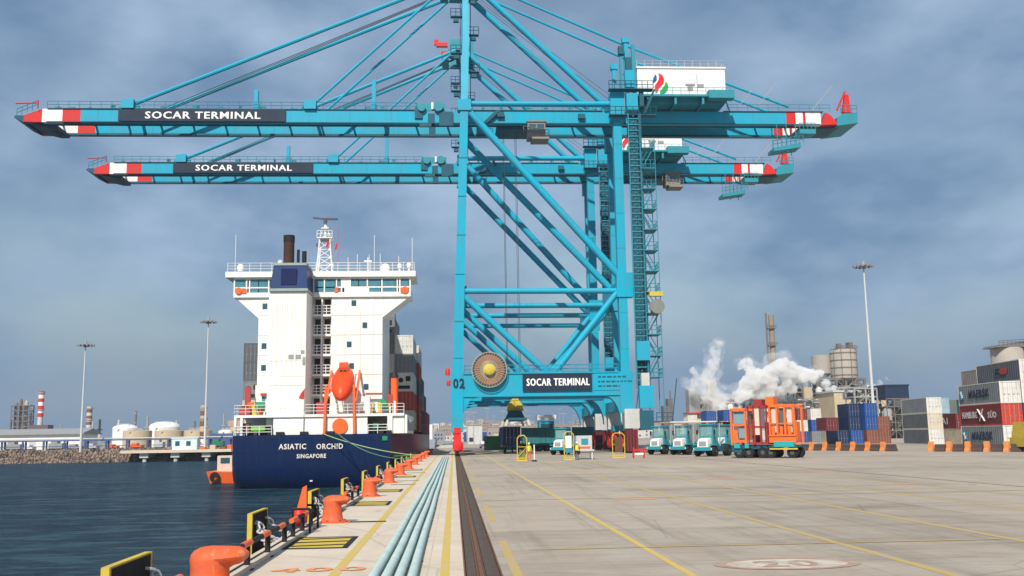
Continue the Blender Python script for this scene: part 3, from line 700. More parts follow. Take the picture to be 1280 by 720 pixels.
    # rear pylon, machinery house
    for Y in (134.6, 145.0):
        b = MB(); b.box(25.1, 25.7, Y-0.3, Y+0.3, 49.6, 59.2); b.box(24.85, 25.95, Y-0.45, Y+0.45, 58.9, 59.7); b.build('pylon', CYAN, root)
    b = MB(); b.box(26.15, 26.7, 134.1, 134.6, 49.6, 58.6); b.box(24.2, 25.0, 133.6, 134.5, 56.9, 58.1, 1); b.box(24.35, 24.7, 133.9, 134.3, 49, 57); b.build('rear_post', [TEAL, TEALD], root)
    hx0, hx1 = 26.9, 39.8
    b = MB(); b.box(hx0, hx1, 134.2, 147.4, 50.75, 55.1); b.box(hx0-0.12, hx1+0.12, 134.05, 147.55, 54.95, 55.2)
    h = b.build('machinery_house', WHITE, root)
    k = MB(); k.rail([(hx0, 134.3, 55.2), (hx1, 134.3, 55.2), (hx1, 147, 55.2)], 1.0, 0.04, 1.2); k.build('roof_railing', LGREY, h)
    k = MB(); k.rail([(hx0, 133.1, 50.65), (hx1+0.4, 133.1, 50.65)], 1.05, 0.035, 1.2); k.build('railing', TEAL, h)
    k = MB(); k.box(34.2, 35.0, 134.14, 134.2, 51.6, 52.6); k.box(33.9, 35.3, 134.1, 134.2, 52.4, 52.65); k.box(35.6, 36.6, 134.12, 134.2, 52.1, 52.6); k.box(35.6, 35.68, 134.12, 134.2, 52.6, 54.0); build_each(k, 'vent', GREY, h)
    e = MB()
    def leaf(pts, m): e.prism([(30.26+(760+a/7.2-826)*0.1096, 52.52-(70+b_/7.2-105)*0.1096) for a, b_ in pts][::-1], 'xz', 134.12, 134.195, m)
    leaf([(460, 140), (490, 155), (505, 178), (512, 205), (502, 242), (478, 268), (455, 292), (440, 330), (425, 337), (416, 305), (420, 265), (440, 235), (458, 205), (464, 172)], 0)
    leaf([(527, 222), (543, 245), (549, 272), (541, 303), (522, 330), (490, 352), (466, 347), (468, 320), (490, 292), (515, 260)], 1)
    leaf([(425, 150), (440, 170), (440, 205), (426, 225), (408, 236), (402, 215), (408, 188), (420, 170)], 2)
    e.build('emblem', [paint('emblem_red', (0.75, 0.02, 0.03), 0.4, 0.02), paint('emblem_green', (0.02, 0.36, 0.04), 0.4, 0.02), paint('emblem_blue', (0.01, 0.10, 0.33), 0.4, 0.02)], h)
    b = MB(); b.box(26.2, 40.2, 133.0, 148.2, 50.35, 50.65); b.box(27, 39.0, 134.2, 147, 49.6, 50.35); b.box(36.9, 40.6, 132.6, 134.0, 50.0, 51.2)
    for x in (28, 32, 36): b.box(x, x+0.3, 133.2, 148, 49.25, 50.35)
    b.tube((39.6, 134, 50.3), (41.2, 137, 49.1), 0.1, 6)
    b.build('house_platform', TEAL, root)
    # equipment round the landside leg head
    b = MB(); b.box(24.6, 25.9, 131.4, 132.4, 51.0, 53.6); b.box(24.7, 26.3, 131.4, 132.6, 47.6, 50.2); build_each(b, 'electrical_box', CYAN, root)
    b = MB(); b.box(24.8, 25.7, 131.6, 132.3, 53.6, 55.6); b.rail([(22.2, 131.1, 50.8), (28.5, 131.1, 50.8)], 1.1, 0.05, 0.8); b.rail([(22.2, 131.1, 47.0), (28.8, 131.1, 47.0)], 1.1, 0.05, 0.8); b.box(22.2, 28.5, 131.1, 132.4, 50.7, 50.8); b.box(22.2, 28.8, 131.1, 132.4, 46.9, 47.0)
    b.prism([(27.0, 47.2), (28.6, 50.8), (28.9, 50.8), (27.4, 47.2)], 'xz', 131.4, 132.1); b.box(26.6, 27.2, 131.6, 132.3, 48.4, 50.7); b.build('leg_head_platform', TEALD, root)
    b = MB(); b.box(18.4, 19.4, YN-1.0, YN-0.45, 48.0, 48.7); b.box(6.6, 7.6, YN-1.0, YN-0.5, 48.2, 48.9); b.prism([(4.5, 47.3), (5.2, 47.3), (7.2, 49.2), (6.5, 49.2)], 'xz', YN-1.0, YN-0.6); build_each(b, 'floodlight_bracket', TEALD, root)
    # stair tower and lift mast
    tw = MB()
    tw.box(25.05, 25.18, 130.8, 131.1, 8.6, 47.0, 0); tw.box(26.55, 26.95, 130.9, 131.9, 8.6, 47.0, 1); tw.box(25.25, 26.5, 131.7, 131.9, 8.6, 47.0, 1)
    z = 8.8
    while z < 47: tw.box(25.2, 26.55, 130.9, 131.0, z, z+0.14, 0); tw.box(25.75, 25.9, 130.8, 130.95, z+0.35, z+0.5, 0); z += 0.85
    tw.v = [(x-0.4, y, z) for x, y, z in tw.v]; tw.build('lift_mast', [TEAL, TEALD, LGREY], root)
    st = MB(); z = 10.0; k = 0
    while z < 43:
        st.box(26.95, 29.0, 130.6, 133.6, z, z+0.1); st.rail([(27.0, 130.6, z+0.1), (29.0, 130.6, z+0.1), (29.0, 133.6, z+0.1)], 1.1, 0.045, 0.7)
        x0, x1 = (27.2, 28.8) if k % 2 == 0 else (28.8, 27.2)
        if z < 40: [st.beam((x0, 131.0+(k % 2)*1.4+q, z+0.1), (x1, 131.0+(k % 2)*1.4+q, z+2.9), 0.10, 0.08) for q in (0, 0.7)]; st.tube((x0, 131.0+(k % 2)*1.4, z+1.1), (x1, 131.0+(k % 2)*1.4, z+3.9), 0.045, 4)
        z += 2.9; k += 1
    for x, y in ((27.0, 130.6), (29.0, 130.6), (29.0, 133.6)): st.tube((x, y, 5.5), (x, y, 43.5), 0.06, 5)
    for z in [10+1.45*i for i in range(23)]: st.box(26.95, 27.05, 130.6, 133.6, z, z+0.08); st.beam((27.0, 130.6, z), (27.0, 133.6, z+1.4), 0.07)
    st.v = [(x-0.75, y, z) for x, y, z in st.v]; st.build('stair_tower', TEAL, root)
    b = MB(); b.box(24.9, 26.8, 130.3, 131.4, 5.9, 8.9); b.box(24.7, 26.5, 130.2, 131.3, 12.3, 14.9); build_each(b, 'machine_box', CYAN, root)
    b = MB(); b.box(25.2, 26.3, 130.3, 131.2, 8.9, 10.6); b.build('lift_cabin', LGREY, root)
    b = MB(); b.lathe([(1.0, -0.45), (1.0, -0.35), (0.75, -0.3), (0.75, 0.3), (1.0, 0.35), (1.0, 0.45)], (27.6, 130.0, 19.5), 20, axis='y'); b.box(26.7, 28.5, 130.1, 130.9, 21.0, 21.6, 1); b.build('hose_reel', [paint('reel_grey', (0.20, 0.21, 0.19), .6, .4), YELLOW], root)
    b = MB(); b.box(24.9, 26.7, 130.4, 132.0, 3.0, 5.6); b.prism([(26.8, 4.0), (29.2, 4.0), (29.2, 4.15), (26.8, 4.15)], 'xz', 130, 132.5); b.rail([(27, 130, 4.15), (29.2, 130, 4.15)], 1.1, 0.05, 0.7); b.beam((29.2, 130.4, 4.1), (30.0, 130.4, 9.8), 0.12); b.build('base_stair', TEALD, root)
    # tail end
    b = MB(); b.prism([(57.0, 47.2), (60.2, 47.6), (60.2, 49.2), (58.4, 49.2), (57, 48.4)], 'xz', YN-0.5, YF+0.4); b.rail([(57.6, YN-0.6, 49.2), (60.1, YN-0.6, 49.2)], 1.1, 0.05, 0.8); b.build('tail_platform', TEAL, root)
    b = MB(); b.prism([(52, 46.95), (56.8, 47.1), (58, 47.35), (57, 47.8), (52, 47.6)], 'xz', YN+0.46, YF-0.46); b.build('tail_underframe', TEALD, root)
    b = MB(); b.prism([(57.9, 49.2), (59.2, 49.2), (59.0, 52.0), (58.5, 52.0)], 'xz', 136.4, 137.0); b.beam((57.2, 136.7, 49.6), (58.6, 136.7, 52.5), 0.25); b.build('tail_buffer', RED, root)
    b = MB(); b.beam((53.2, 136.2, 49.4), (56.5, 136.2, 53.3), 0.12); b.beam((45.2, 136.2, 50.2), (48, 136.2, 53.6), 0.10); b.beam((36.6+5.5, 136.2, 49.8), (44.4, 136.2, 52.6), 0.10); build_each(b, 'lightning_rod', GREY, root)
    b = MB()
    for x in (47.6, 49.0, 50.4): b.tube((x, 135.8, 43.0), (x, 135.8, 47.3), 0.06, 5); b.tube((x, 138.0, 43.0), (x, 138.0, 47.3), 0.06, 5)
    b.hexa([(46.9, 135.6, 43.0), (51.0, 135.6, 43.6), (51.0, 138.2, 43.6), (46.9, 138.2, 43.0), (46.9, 135.6, 43.5), (51.0, 135.6, 44.3), (51.0, 138.2, 44.3), (46.9, 138.2, 43.5)]); b.rail([(46.9, 135.6, 43.5), (51.4, 135.6, 44.3)], 1.1, 0.05, 0.7); b.box(51.0, 53.4, 135.7, 138, 45.7, 46.4); b.rail([(51, 135.7, 46.4), (53.4, 135.7, 46.4)], 0.9, 0.05, 0.6); b.build('service_basket', TEAL, root)
    # signs
    def sign(x0, x1, zc0, zc1, y, tw_, th_):
        b = MB(); b.box(x0, x1, y-0.12, y, zc0, zc1); s_ = b.build('sign_board', NAVY, root)
        k = MB(); [text(k, 'SOCAR TERMINAL', ((x0+x1)/2+0.1+q*0.035*th_, y-0.135-0.003*q, (zc0+zc1)/2), tw_, th_, 'xz', 0.008, 0, 0.012) for q in (-1, 0, 1)]; k.build('lettering', paint('letter_white', (0.8, 0.8, 0.8), 0.5, 0.02), s_)
    sign(-47.1, -23.7, 47.42, 49.2, YN-0.60, 16.1, 1.05)
    sign(9.35, 18.75, 8.45, 10.8, NY-0.82, 8.5, 1.0)
    b = MB(); text(b, '02', (0.75, NY-0.80, 9.6), 1.55, 1.35, 'xz', 0.03, 0, 0.03); b.build('number', NAVY, root)
    return root
crane = build_crane()
# trolley with operator cab, moved on the second crane
def build_trolley(root):
    b = MB(); b.box(6.5, 12.5, 137.6, 142.2, 46.75, 47.1); b.box(7.2, 9.0, 138.5, 141.5, 47.1, 47.8); b.box(10.3, 11.4, 138.3, 141.5, 47.1, 48.1); b.build('trolley_frame', TEALD, root)
    b = MB(); b.box(11.0, 13.6, 136.4, 138.9, 45.3, 47.6, 0); b.box(10.85, 13.75, 136.25, 139.05, 47.55, 47.75, 0); b.box(11.6, 14.1, 136.3, 139.2, 45.0, 45.3, 0)
    b.box(11.2, 12.2, 136.33, 136.4, 46.0, 47.2, 1); b.box(12.4, 13.4, 136.33, 136.4, 46.0, 47.2, 1); b.rail([(10.4, 136.3, 45.9), (14.1, 136.3, 45.3)], 1.0, 0.05, 0.6)
    b.build('operator_cab', [paint('cab_grey', (0.24, 0.22, 0.19), .6, .3), GLASS], root)
build_trolley(crane)
tro = [o for o in KIDS[crane.name] if o.name.startswith(('trolley_frame', 'operator_cab'))]
c2 = copy_tree(crane)
place(c2, (12.0, 168.0, 0.0), 0, 'farther cyan gantry crane standing just behind the one numbered 02')
for o in KIDS[c2.name]:
    if o.name.startswith(('trolley_frame', 'operator_cab')): o.location.x += 26.2
for o in list(KIDS[c2.name]):
    if o.name.startswith('number'): bpy.data.objects.remove(o); KIDS[c2.name].remove(o) if False else None
KIDS[c2.name] = []
# cable reel on the portal beam of the nearer crane
NY = 133.0
reel = MB(); reel.ring((4.85, NY-1.0, 11.35), 1.25, 2.0, 0.5, 40, 0); reel.ring((4.85, NY-1.05, 11.35), 1.95, 2.25, 0.4, 40, 1)
o = reel.build('cable_reel_drum', [paint('copper_cable', (0.36, 0.17, 0.11), 0.7, 0.4, 2.0), TEALD], crane)
k = MB()
for i in range(36):
    a = 2*PI*i/36; k.tube((4.85+0.9*math.cos(a), NY-1.58, 11.35+0.9*math.sin(a)), (4.85+2.35*math.cos(a), NY-1.58, 11.35+2.35*math.sin(a)), 0.035, 4)
k.ring((4.85, NY-1.55, 11.35), 2.3, 2.4, 0.06, 40); k.build('spoke_ring', paint('reel_cream', (0.40, 0.33, 0.20), 0.6, 0.3), o)
k = MB(); k.lathe([(0.75, 0), (0.75, -0.5), (0.5, -0.65), (0.05, -0.65)], (4.85, NY-1.5, 11.35), 18, axis='y'); k.build('hub', YELLOW, o)
k = MB(); k.ring((4.85, NY-1.2, 11.35), 0.75, 1.25, 0.3, 30); k.build('hub_plate', paint('reel_plate', (0.42, 0.42, 0.3), 0.6, 0.4), o)

# spreader hanging from the trolley ropes
t = empty('container_spreader', (8.7, 140.0, 4.0), 'yellow and dark teal container spreader hanging on ropes under the nearer crane', 'spreader')
b = MB(); b.box(7.7, 9.7, 138.2, 141.8, 6.0, 6.8); b.prism([(7.5, 6.0), (9.9, 6.0), (9.5, 7.1), (9.1, 7.7), (8.3, 7.7), (7.9, 7.1)], 'xz', 138.4, 138.8); b.lathe([(0.5, -0.2), (0.5, 0.2)], (8.15, 138.2, 6.6), 14, axis='y'); b.lathe([(0.5, -0.2), (0.5, 0.2)], (9.25, 138.2, 6.6), 14, axis='y'); b.build('headblock', YELLOW, t)
b = MB(); b.prism([(7.9, 6.0), (9.5, 6.0), (10.0, 4.9), (7.4, 4.9)], 'xz', 137.6, 142.4); b.box(7.4, 10.0, 134.0, 146.0, 4.6, 4.95); b.build('frame', TEALD, t)
for x, s in ((7.35, -1), (10.05, 1)):
    for y in (134.0, 145.8): b = MB(); b.prism([(x-0.16, 4.7), (x+0.16, 4.7), (x+0.3*s+0.16, 3.9), (x+0.3*s-0.16, 3.9)], 'xz', y, y+0.2); b.build('corner_guide', [paint('guide_cream', (0.6, 0.55, 0.45), 0.6, 0.3)], t)
b = MB()
for x in (7.75, 9.55):
    for y in (138.6, 141.4): b.tube((x, y, 6.8), (x+(-0.1), y, 46.8), 0.035, 5)
b.build('hoist_rope', CABLE, t)
# ------------------------------------------------------------------ shipping containers
CCOL = {
 'grey': (0.20, 0.215, 0.225), 'dark grey': (0.11, 0.12, 0.135), 'white': (0.66, 0.65, 0.60), 'red': (0.52, 0.05, 0.025), 'maroon': (0.17, 0.022, 0.028),
 'blue': (0.008, 0.075, 0.30), 'navy': (0.008, 0.03, 0.10), 'brown': (0.24, 0.075, 0.045), 'taupe': (0.27, 0.24, 0.21), 'cream': (0.62, 0.55, 0.42), 'orange': (0.72, 0.16, 0.03), 'teal': (0.02, 0.20, 0.22), 'green': (0.03, 0.20, 0.10), 'light blue': (0.30, 0.45, 0.55)}
CMAT = {k: paint('container_'+k.replace(' ', '_'), v, 0.55, 0.32, 0.6, rust=0.38, rust_rgb=(0.17, 0.10, 0.07), streak=0.45) for k, v in CCOL.items()}
protos = {}
def container(colour, L, loc, rz, label, group, endc=None, doors=True):
    """origin at the middle of the near end, length along +y"""
    key = (colour, L, endc, doors)
    if key in protos:
        src, snap = protos[key]; keep = KIDS[src.name]; KIDS[src.name] = snap; o = copy_tree(src); KIDS[src.name] = keep; return place(o, loc, rz, label, group)
    W, H = 2.438, 2.591
    t = empty('shipping_container', (0, 0, 0), label, 'container', group); ORG[t.name] = Vector((0, 0, 0))
    mt = CMAT[colour]; me = CMAT[endc or colour]
    b = MB(); w = W/2
    # corrugated sides, roof and blind end
    n = int(L/0.56); pts = []
    for i in range(n):
        y = 0.15+(L-0.3)*i/n; d = (L-0.3)/n
        pts += [(y, 0.0), (y+d*0.35, 0.0), (y+d*0.5, 0.045), (y+d*0.85, 0.045)]
    pts.append((L-0.15, 0.0))
    for s in (-1, 1):
        vs = [(s*(w-0.02-q), y, 0.16) for y, q in pts]+[(s*(w-0.02-q), y, H-0.12) for y, q in pts]; k = len(pts)
        b.add(vs, [(i, i+1, k+i+1, k+i) if s > 0 else (i, k+i, k+i+1, i+1) for i in range(k-1)])
    b.add([(-w+0.03, 0.03, H-0.03), (w-0.03, 0.03, H-0.03), (w-0.03, L-0.03, H-0.03), (-w+0.03, L-0.03, H-0.03)], [(0, 1, 2, 3)])
    b.add([(-w+0.03, L-0.05, 0.1), (w-0.03, L-0.05, 0.1), (w-0.03, L-0.05, H-0.05), (-w+0.03, L-0.05, H-0.05)], [(0, 3, 2, 1)])
    b.build('body', mt, t)
    f = MB()
    for x in (-w, w-0.14):
        for y in (0, L-0.14): f.box(x, x+0.14, y, y+0.14, 0.0, H)
        f.box(x+0.02, x+0.12, 0.14, L-0.14, 0.0, 0.17); f.box(x+0.03, x+0.11, 0.14, L-0.14, H-0.12, H-0.01)
    for y in (0, L-0.14): f.box(-w+0.14, w-0.14, y+0.02, y+0.12, 0.0, 0.16); f.box(-w+0.14, w-0.14, y+0.02, y+0.12, H-0.14, H-0.01)
    f.build('frame', me if endc else mt, t)
    if doors:
        for s in (-1, 1):
            d = MB(); x0, x1 = (-w+0.15, -0.01) if s < 0 else (0.01, w-0.15)
            d.box(x0, x1, 0.06, 0.10, 0.17, H-0.15)
            for z in (0.5, 1.1, 1.7): d.box(x0+0.1, x1-0.1, 0.045, 0.06, z, z+0.36)
            dd = d.build('door', me, t)
            g = MB()
            for u in (0.25, 0.75): xx = x0+(x1-x0)*u; g.tube((xx, 0.02, 0.12), (xx, 0.02, H-0.1), 0.02, 5); g.box(xx-0.03, xx+0.22, 0.0, 0.02, 1.02, 1.07)
            g.build('locking_bar', GALV, dd)
    else:
        d = MB(); d.box(-w+0.15, w-0.15, 0.06, 0.10, 0.17, H-0.15); d.box(-w+0.3, w-0.3, 0.03, 0.06, 0.3, 1.25); d.build('reefer_end', me, t)
        d = MB(); d.lathe([(0.33, -0.02), (0.33, 0.02)], (-0.45, 0.02, 1.55), 16, axis='y'); d.box(0.2, 0.85, 0.02, 0.05, 1.4, 2.1); d.box(-0.8, 0.8, 0.0, 0.03, 0.35, 0.8); d.build('fan_grille', DARK, t)
    protos[key] = (t, list(KIDS[t.name]))
    return place(t, loc, rz, label, group)
BGL = {}
def decal(parent, txt, yc, zc, wdt, hgt, mat, bold=0.02, extra=None):
    """lettering on the water-facing long side (local -x face)"""
    b = MB(); text(b, txt, (-1.245, yc, zc), wdt, hgt, 'yz', bold, 0, 0.006)
    if extra: extra(b)
    b.build('lettering', mat, parent)
G_R = 'containers stacked at the right edge of the yard'
SRZ = R(-6)
DW = Vector((math.cos(SRZ), math.sin(SRZ), 0)); DL = Vector((-math.sin(SRZ), math.cos(SRZ), 0))
def stack(base, i, j, k): p = Vector(base)+DW*(2.55*i)+DL*(12.6*j); return (p.x, p.y, base[2]+2.6*k)
A = (66.0, 113.0, 0.25)
LW = paint('decal_white', (0.7, 0.68, 0.64), 0.5, 0.1); LN = paint('decal_navy', (0.01, 0.03, 0.07), 0.5, 0.1); LBL = paint('decal_blue', (0.05, 0.28, 0.42), 0.5, 0.1); LRD = paint('decal_red', (0.55, 0.05, 0.02), .5, .1)
def maersk(o):
    def sq(b):
        b.box(-1.262, -1.25, 10.3, 11.7, 0.75, 1.95, 1)
        for q in range(4):
            a = q*PI/4; b.beam((-1.268, 11.0-0.5*math.cos(a), 1.35-0.5*math.sin(a)), (-1.268, 11.0+0.5*math.cos(a), 1.35+0.5*math.sin(a)), 0.13, 0.01, 2)
    decal(o, 'MAERSK', 5.9, 1.35, 6.0, 1.05, [LN, LBL, LW], 0.03, sq)
o = container('grey', 12.19, stack(A, 0, 0, 0), SRZ, 'grey container lettered MAERSK with a pale end, bottom of the stack at the right edge', G_R, endc='white'); maersk(o)
o = container('maroon', 12.19, stack(A, 0, 0, 1), SRZ, 'red container lettered HAMBURG SUD, shade painted on its long side, in the second tier', G_R, endc='red')  # one red container: shade on its long side put into the darker colour
def hs(b):
    for s in (1, -1): b.beam((-1.262, 5.6+0.1*s, 1.30), (-1.262, 5.6+0.9*s, 1.30+0.75*s), 0.22, 0.01); b.beam((-1.262, 5.6, 1.30), (-1.262, 5.6-0.9*s*0.6, 1.30+0.75*s), 0.18, 0.01)
b = MB(); text(b, 'HAMBURG', (-1.245, 9.1, 1.35), 4.6, 0.85, 'yz', 0.02, 0, 0.006); b.build('lettering', LW, o); b = MB(); text(b, 'SÜD', (-1.245, 2.6, 1.35), 2.4, 0.9, 'yz', 0.02, 0, 0.006); b.build('lettering', LW, o); b = MB(); hs(b); b.build('arrow_mark', LW, o)
o = container('grey', 12.19, stack(A, 0, 0, 2), SRZ, 'grey container lettered MAERSK with a pale end, resting on the red one', G_R, endc='white'); maersk(o)
for k, (c, lab) in enumerate((('white', 'white ended container behind the yellow vehicle, lowest of the rightmost stack'), ('blue', 'blue container at the picture edge, second tier of the rightmost stack'), ('white', 'pale container with rusty posts at the picture edge, third tier of the rightmost stack'))):
    container(c, 12.19, stack(A, 1, 0, k), SRZ, lab, G_R)
o = container('dark grey', 12.19, stack(A, 1, 0, 3), SRZ, 'dark grey container with a small red and black logo, topmost at the right edge', G_R, endc='white')
b = MB(); b.box(-1.262, -1.25, 3.6, 5.2, 1.05, 1.75, 1); b.box(-1.262, -1.25, 5.3, 6.5, 1.55, 1.8, 0); b.box(-1.262, -1.25, 5.3, 6.5, 1.0, 1.22, 0); b.box(-1.262, -1.25, 6.2, 6.5, 1.2, 1.6, 0); b.prism([(3.6, 1.05), (3.1, 1.4), (3.6, 1.75)], 'yz', -1.262, -1.25, 1); b.build('lettering', [LN, LRD], o)
container('taupe', 12.19, stack((69.3, 113.0, 0.25), 1, 1, 3), SRZ, 'taupe container in the top tier behind the dark grey one with the logo', G_R)
for k in range(3): container(['navy', 'grey', 'taupe'][k], 12.19, stack((69.3, 113.0, 0.25), 1, 1, k), SRZ, 'container behind the front stack at the right edge, %s tier' % ['bottom', 'second', 'third'][k], G_R)
B = (79.6, 159.0, 0.0)
G_M = 'containers in the middle stack of the yard'
for k in range(3): container(['dark grey', 'dark grey', 'grey'][k], 12.19, stack(B, 0, 0, k), SRZ, 'dark container with a pale end, left column of the middle stack, %s tier' % ['bottom', 'middle', 'top'][k], G_M, endc=['white', 'cream', 'white'][k])
container('cream', 12.19, (86.2, 158.0, 0.0), SRZ, 'cream container at the foot of the middle stack, right of the pale ended column', G_M)
o = container('maroon', 12.19, (88.0, 166, 2.6), SRZ, 'maroon container lettered CAI on its side in the middle stack', G_M); decal(o, 'CAI', 6, 1.35, 5.0, 1.2, LW)
container('light blue', 6.06, (83.0, 163.0, 5.2), SRZ, 'small light blue container on top of the middle stack', G_M)
container('navy', 6.06, (88.6, 161.0, 0.0), SRZ, 'navy container at ground level between the middle stack and the right one', G_M)
container('teal', 6.06, (92.0, 168.0, 5.2), SRZ, 'teal grey container at the top between the middle stack and the right one', G_M)
container('maroon', 6.06, (90.6, 165.0, 0.0), SRZ, 'maroon container at ground level by the foot of the right stack', G_M)
# blue and red group
G_B = 'blue and red containers by the tall lamp mast'
Cx = 187.0
for (x, y, k, c, lab) in ((80.9, Cx, 1, 'blue', 'bright blue container standing in the second tier under the lamp mast'), (80.9, Cx, 2, 'blue', 'bright blue container on top, directly in front of the lamp mast'),
    (78.4, Cx+2, 2, 'navy', 'dark blue container left of the topmost bright blue one'), (78.4, Cx+2, 1, 'navy', 'dark blue container in the second tier left of the bright blue pair'), (77.9, Cx, 0, 'blue', 'blue container on the ground left of the red ones'),
    (75.4, Cx+1, 0, 'navy', 'navy container on the ground at the left end of the blue group'), (80.6, Cx-1, 0, 'brown', 'brown red container on the ground under the bright blue pair'), (83.3, Cx, 0, 'brown', 'brick red container on the ground right of the blue group'),
    (83.3, Cx, 1, 'brown', 'brick red container in the second tier right of the bright blue pair'), (75.0, Cx+5, 1, 'maroon', 'maroon container in the second tier at the left end of the blue group')):
    container(c, 6.06, (x, y, 2.6*k), R(-3), lab, G_B)
G_C = 'containers in the chequered stack left of the blue group'
for (x, k, c, lab) in ((80.9, 0, 'blue', 'blue container at the bottom of the chequered stack behind the orange truck'), (80.9, 1, 'white', 'white container in the middle of the chequered stack'), (80.9, 2, 'maroon', 'maroon container at the top of the chequered stack'),
    (84.2, 0, 'grey', 'grey container at the bottom of the chequered stack, right column'), (84.2, 1, 'blue', 'blue container in the right column of the chequered stack'), (84.2, 2, 'white', 'pale container on top of the right column of the chequered stack'),
    (88.0, 0, 'cream', 'cream container on the ground right of the chequered stack'), (91.0, 0, 'white', 'white container on the ground two right of the chequered stack')):
    container(c, 6.06, (x, 225.0, 2.6*k), R(-2), lab, G_C)
G_D = 'containers behind the teal tractors'
for (x, y, k, c, lab) in ((64.2, 262, 2, 'white', 'white container with a red top edge behind the second teal tractor'), (67.0, 263, 2, 'cream', 'cream container with a red top edge behind the third teal tractor'), (64.2, 262, 1, 'grey', 'grey container under the white one behind the tractors'), (67.0, 263, 1, 'grey', 'grey container under the cream one behind the tractors'),
    (64.2, 262, 0, 'taupe', 'taupe container at the bottom of the stack behind the tractors'), (62.9, 238, 2, 'blue', 'deep blue container high behind the third teal tractor'), (62.9, 238, 1, 'blue', 'deep blue container beneath another blue one behind the tractors'), (65.5, 239, 1, 'navy', 'navy container right of the deep blue pair'),
    (66.6, 236, 2.1, 'blue', 'blue container on top of the stack just left of the orange truck'), (68.6, 236, 1, 'brown', 'brown container in the stack just left of the orange truck'), (66.3, 235, 0, 'grey', 'grey container low between the third tractor and the orange truck'), (70.4, 237, 2.1, 'white', 'white container on top of the stack behind the orange truck')):
    container(c, 6.06, (x, y, 2.6*k), R(-2), lab, G_D)
b = MB(); b.box(62.9, 68.4, 261.6, 268, 7.81, 8.1); tag(b.build('tarpaulin', RED), 'red tarpaulin strip on the white containers behind the tractors', 'tarpaulin')

# container on a trailer under the crane
t = container('navy', 12.19, (8.35, 141.5, 1.25), 0, 'navy container on a road trailer beneath the hanging spreader', None)
RIMD = paint('rim_dark', (0.09, 0.095, 0.10), .5, .3, 3)
def wheel(mb_parent, x, y, r=0.5, w=0.3, name='wheel'):
    k = MB(); k.lathe([(r*0.6, -w/2), (r*0.93, -w/2), (r, -w/2+0.05), (r, w/2-0.05), (r*0.93, w/2), (r*0.6, w/2)], (x, y, r), 16, axis='x')
    o = k.build(name, RUBBER, mb_parent); k = MB(); k.lathe([(r*0.6, -w/2+0.03), (r*0.6, w/2-0.03)], (x, y, r), 12, axis='x'); k.lathe([(r*0.25, -w/2-0.02), (r*0.25, w/2+0.02)], (x, y, r), 8, axis='x'); k.build('rim', RIMD, o)
def trailer(x, y, rz, label, L=12.5, c=TEALD, group=None):
    t = empty('trailer', (0, 0, 0), label, 'trailer', group); ORG[t.name] = Vector((0, 0, 0))
    b = MB(); b.box(-0.95, -0.75, 0, L, 0.95, 1.2); b.box(0.75, 0.95, 0, L, 0.95, 1.2); b.box(-1.25, 1.25, 0, 0.25, 0.9, 1.22)
    for k in range(1, 9): b.box(-1.25, 1.25, L*k/9-0.08, L*k/9+0.08, 0.98, 1.17)
    b.box(-1.25, 1.25, L-0.2, L, 0.9, 1.22); b.build('chassis', c, t)
    for yy in (1.4, 2.7):
        for xx in (-0.95, 0.95): wheel(t, xx, yy)
    b = MB(); b.box(-0.7, -0.5, L-2.5, L-2.3, 0.0, 0.95); b.box(0.5, 0.7, L-2.5, L-2.3, 0.0, 0.95); b.build('landing_gear', BLACK, t)
    b = MB(); b.box(-1.1, -0.85, -0.02, 0.0, 0.98, 1.12); b.box(0.85, 1.1, -0.02, 0.0, 0.98, 1.12); b.build('tail_light', RED, t)
    t.location = (x, y, 0); t.rotation_euler = (0, 0, rz); return t
trailer(8.35, 141.4, 0, 'dark trailer carrying the navy container under the nearer crane')

